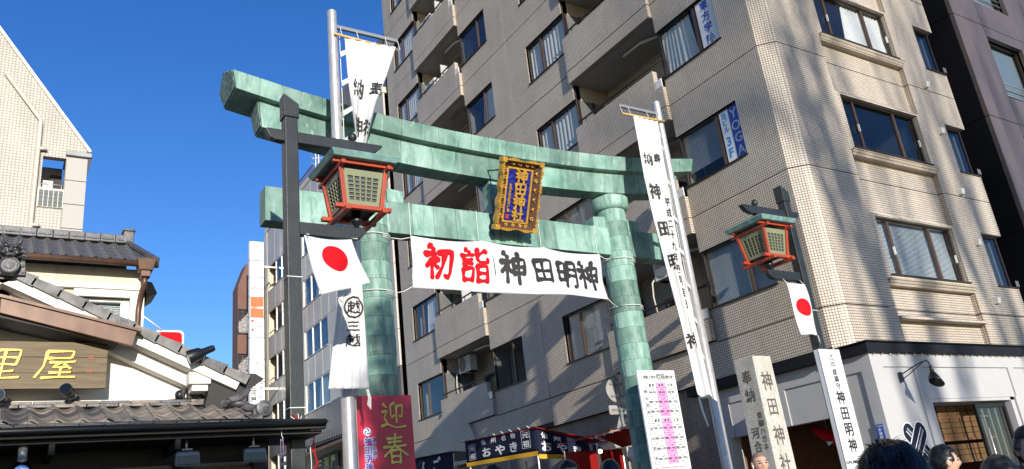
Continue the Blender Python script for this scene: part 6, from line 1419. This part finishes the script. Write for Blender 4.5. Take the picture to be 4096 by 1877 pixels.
def person(x, y, ztop, heading, label, coat='coat', hair='short', tilt=0, strands=900, build=1.0, earbud=False):
    g0 = gz(y); H = ztop-g0; s = H/1.72; t = thing('person', label, 'person', (x, y, g0))
    ca, sa = math.cos(heading), math.sin(heading)
    W = lambda p: (x+(p[0]*ca+p[1]*sa)*s, y+(-p[0]*sa+p[1]*ca)*s, g0+p[2]*s)
    J = {'pelvis': (0, 0, .95, .15), 'waist': (0, 0, 1.12, .14), 'chest': (0, .01, 1.32, .165), 'sh': (0, 0, 1.43, .12), 'neck': (0, .005, 1.50, .062), 'neck2': (0, .015, 1.57, .055)}
    E = [('pelvis', 'waist'), ('waist', 'chest'), ('chest', 'sh'), ('sh', 'neck'), ('neck', 'neck2')]
    for sd_, q in ((-1, 'l'), (1, 'r')):
        J.update({q+'hip': (sd_*.10, 0, .88, .105), q+'knee': (sd_*.11, .02, .49, .07), q+'ank': (sd_*.11, -.01, .09, .05), q+'toe': (sd_*.12, .14, .04, .04),
                  q+'shl': (sd_*.185, 0, 1.40, .075), q+'elb': (sd_*.27, -.05, 1.12, .055), q+'wri': (sd_*.20, .10, .95, .04), q+'hand': (sd_*.13, .13, .90, .035)})
        E += [('pelvis', q+'hip'), (q+'hip', q+'knee'), (q+'knee', q+'ank'), (q+'ank', q+'toe'), ('sh', q+'shl'), (q+'shl', q+'elb'), (q+'elb', q+'wri'), (q+'wri', q+'hand')]
    names = list(J); me = bpy.data.meshes.new('body'); me.from_pydata([J[n][:3] for n in names], [(names.index(a), names.index(b)) for a, b in E], [])
    ob = bpy.data.objects.new('body', me); COL.objects.link(ob); md = ob.modifiers.new('skin', 'SKIN')
    for i, n in enumerate(names):
        sv = me.skin_vertices[0].data[i]; r_ = J[n][3]*build; sv.radius = (r_*(1.12 if n in ('waist', 'chest', 'pelvis', 'sh') else 1), r_*(.85 if n in ('waist', 'chest', 'pelvis', 'sh') else 1)); sv.use_root = n == 'pelvis'
    ob.modifiers.new('sub', 'SUBSURF').levels = 2
    if 'ev' not in BODY: bpy.context.view_layer.update(); BODY['ev'] = bpy.data.meshes.new_from_object(ob.evaluated_get(bpy.context.evaluated_depsgraph_get()))
    ev = BODY['ev']
    m = MB(); vs = [tuple(v.co) for v in ev.vertices]
    bpy.data.objects.remove(ob)
    m.add([W(v) for v in vs], [tuple(p.vertices) for p in ev.polygons])
    m.mi = [0 if (c[2] > 1.505) else (2 if c[2] < .86 else 1) for c in [p.center for p in ev.polygons]]
    hv, hf = head_mesh(); ct, st_ = math.cos(tilt), math.sin(tilt)
    HW = lambda p: W((p[0], p[1]*ct+p[2]*st_+.03, -p[1]*st_+p[2]*ct+1.605))
    m.cur = 0; m.add([HW(v) for v in hv], hf)
    for sd_ in (-1, 1):
        k = len(m.v); m.ball((0, 0, 0), (.014, .026, .036), 10, 8)
        for i in range(k, len(m.v)): p = m.v[i]; m.v[i] = HW((sd_*.079+p[0], -.008+p[1], -.004+p[2]))
        m.cur = 3; k = len(m.v); m.ball((0, 0, 0), (.015, .008, .0065), 8, 6)
        for i in range(k, len(m.v)): p = m.v[i]; m.v[i] = HW((sd_*.031+p[0], .087+p[1], .004+p[2]))
        k = len(m.v); m.ball((0, 0, 0), (.02, .008, .004), 8, 6)
        for i in range(k, len(m.v)): p = m.v[i]; m.v[i] = HW((sd_*.032+p[0], .091+p[1], .026+p[2]))
        m.cur = 0
    m.build('body', ['skin', coat, 'trousers', 'hair'], t, smooth=True, fix=True)
    rr = random.Random(int(abs(x*100))+int(y*10)); m = MB()
    line = lambda p: p[2]-(.035 if p[1] > .03 else (-.02 if p[1] > -.03 else -.085))    # hairline height test
    def hl(d): return (.055 if d[1] > .35 else (.0 if d[1] > -.2 else -.075))
    th = .014 if hair == 'short' else (.0022 if hair == 'shaved' else .022)
    hv2 = []
    for p in hv:
        d = Vector((p[0]/.077, p[1]/.1, p[2]/.118)); ok = p[2] > hl(d)
        n_ = Vector((p[0]/.077, p[1]/.098, p[2]/.118)).normalized(); q = Vector(p)+n_*(th*(1+.5*mnoise.noise(Vector(p)*28)) if ok else -.012)
        hv2.append(tuple(q))
    fs = [f for f in hf if sum(hv[i][2] > hl((0, hv[i][1]/.1, 0)) for i in f) >= 2]
    m.add([HW(v) for v in hv2], fs)
    ho = m.build('hair', 'hair' if hair != 'shaved' else 'hair_stubble', t, smooth=True, fix=False)
    if hair != 'shaved':
        m = MB()
        for k in range(strands):
            u = rr.random(); v = rr.uniform(0, 2*math.pi); zc = 1-1.45*u; rr_ = math.sqrt(max(0, 1-zc*zc)); n_ = Vector((rr_*math.sin(v), rr_*math.cos(v), zc))
            p = Vector((n_.x*.077, n_.y*.098, n_.z*.118))
            if p.z < hl((0, n_.y, 0))+.004: continue
            p += n_*th*.6; tg = Vector((n_.y*rr.uniform(-.6, .6), -abs(n_.x)*.3+rr.uniform(-.5, .5), -.75)); tg = (tg-n_*tg.dot(n_)).normalized()
            L = rr.uniform(.025, .055)*(1.25 if hair == 'long' else 1); e = tg.cross(n_)*rr.uniform(.0012, .0024)
            a = p; fl = rr.random()**9; b = p+tg*L*.5+n_*(.003+.012*fl); c = p+tg*L+n_*(-.003+.026*fl)
            m.add([HW(a-e), HW(a+e), HW(b+e*.8), HW(b-e*.8), HW(c)], [(0, 1, 2, 3), (3, 2, 4)])
        m.build('hair_strands', 'hair', ho, fix=False)
    # coat collar
    m = MB(); P = [W((.085*math.cos(k*math.pi/9), .02+.075*math.sin(k*math.pi/9), 1.475+.02*math.cos(k*math.pi/9)**2)) for k in range(19)]; m.tube(P, .024*s, 8, cap=False); m.build('collar', coat, t, smooth=True)
    if earbud:
        m = MB(); m.ball(HW((.084, .012, -.008)), .008, 8, 6); m.tube([HW((.086, .016, -.012)), HW((.087, .018, -.045))], .004, 6); m.build('earbud', 'white_print', t)
    return t
person(6.92, 6.10, 1.95, R(205), 'man with shaven head in dark coat facing the camera before the stone pillar', 'coat', 'shaved', tilt=-.05, earbud=True)
person(2.12, 1.385, 1.592, R(20), 'person seen from behind, large head of black hair close to the camera', 'coat', 'long', strands=7000)
person(5.98, 3.56, 1.71, R(125), 'man with short dark hair in profile facing right before the shop front', 'coat_grey', 'short')
person(5.47, 2.66, 1.715, R(230), 'man in black coat with fringe at the right frame edge', 'coat', 'long')
person(4.27, 2.24, 1.552, R(35), 'person with dark hair only just in frame between the profile man and right edge', 'coat', 'long')
for k, (x, y, z, h, lab) in enumerate(((3.77, 6.28, 2.035, 20, 'dark haired visitor below the oyaki stall, leftmost head of the crowd row'), (4.30, 5.93, 1.985, 190, 'dark haired visitor facing the camera below the stall corner'), (4.62, 5.72, 1.955, 30, 'dark haired visitor below the red stall roof, beside the traffic sign post'), (5.35, 7.35, 2.085, 200, 'visitor further back between the crowd heads below the red stall'))):
    person(x, y, z, R(h), lab, 'coat' if k % 2 else 'coat_grey', 'short')

# ================================================================== ACROSS THE ROAD, behind the camera (they shade what the camera sees)
def tree(x, y, h, seed, label):
    t = thing('bare_street_tree', label, 'tree', (x, y, -.12), 'bare street trees across the road'); rr = random.Random(seed); tr = MB(); br = MB()
    def limb(p, d, r, L, lev, mb, K=6):
        P = [tuple(p)]; rs = [r]; q = Vector(p); dd = Vector(d)
        for k in range(K):
            dd = (dd+Vector((rr.uniform(-.09, .09), rr.uniform(-.09, .09), rr.uniform(-.01, .10)))).normalized(); q = q+dd*L/K; P.append(tuple(q)); rs.append(r*(1-.8*(k+1)/K)+.012)
        mb.tube(P, rs, 8 if lev < 2 else 4)
        if lev >= 3: return
        for k in range((5, 4, 3)[lev]):
            i = 2+(k*4)//(5, 4, 3)[lev] if lev else rr.choice((4, 5, 6)); i = min(i, K); a = rr.uniform(0, 2*math.pi); e = Vector((math.cos(a), math.sin(a), 0)); nd = (dd*.8+e*rr.uniform(.18, .5)+Vector((0, 0, .5))).normalized()
            limb(P[i], nd, max(.03, rs[i]*rr.uniform(.55, .8)) if lev else .17, L*rr.uniform(.4, .6) if lev else h*.6, lev+1, br)
    limb((x, y, -.12), (0, 0, 1), .34, h*.42, 0, tr)
    tr.build('trunk', 'bark', t, smooth=True, fix=False); br.build('branches', 'bark', t, smooth=True, fix=False)
tree(5.4, -36, 24.5, 11, 'tall bare street tree across the road opposite the tiled corner')
tree(9.3, -39, 26.5, 23, 'taller bare street tree further along across the road')
et = thing('evergreen_tree', 'small dense evergreen street tree across the road opposite the torii', 'tree', (-1.0, -12, -.12))
m = MB(); m.tube([(-1.0, -12, -.12), (-.95, -12, 3), (-1.05, -12.1, 6.5), (-1.0, -12, 9.5)], [.22, .17, .12, .03], 8); m.build('trunk', 'bark', et, smooth=True)
for k in range(7):
    a = k*.9; z = 5.0+.6*k; m = MB(); m.tube([(-1.0, -12, z), (-1+.6*math.cos(a), -12+.6*math.sin(a), z+.5), (-1+1.1*math.cos(a), -12+1.1*math.sin(a), z+.9)], [.06, .04, .012], 5); m.build('limb', 'bark', et, smooth=True)
m = MB(); rr = random.Random(77)
for k in range(5200):
    cl = rr.randrange(22); rc = random.Random(cl*13+5); c = Vector((-.15+rc.uniform(-.45, .5), -12+rc.uniform(-.7, .7), 8.6+rc.uniform(-2.4, 2.2))); d = Vector((rr.gauss(0, 1), rr.gauss(0, 1), rr.gauss(0, 1))).normalized()
    p = c+d*.46*rr.random()**.4; a = Vector((rr.gauss(0, 1), rr.gauss(0, 1), rr.gauss(0, 1))).normalized()*.085; b = a.cross(d).normalized()*.05
    m.quad(p-a, p+b, p+a, p-b)
o = m.build('crown', M('evergreen_leaf', (.05, .09, .03), .6), et, fix=False)
ob_ = thing('added_shade_building', 'low plain building across the road opposite the old shop', 'building', (-15, -24, -.12))  # unseen block added and sized to shade the old shop's eaves
m = MB(); m.box(-28, -4.3, -30, -20, -.12, 9.9); m.build('wall', 'concrete', ob_)
m = MB(); m.box(-28.1, -4.2, -30.1, -19.9, 9.9, 10.05); m.build('parapet_cap', 'steel_grey', ob_)
for k in range(5):
    for zz_ in (3.4, 6.6): window(lambda u, v, d: (-u, -19.93-d, v), 5.6+k*3, 7.6+k*3, zz_, zz_+1.5, [6.6+k*3], 'none', parent=ob_, room=0, depth=.03, glass='glass_dark')
for o in bpy.data.objects:
    if o.type == 'MESH' and o.parent is None and 'kind' not in o.keys() and 'label' not in o.keys(): print('UNTAGGED', o.name)
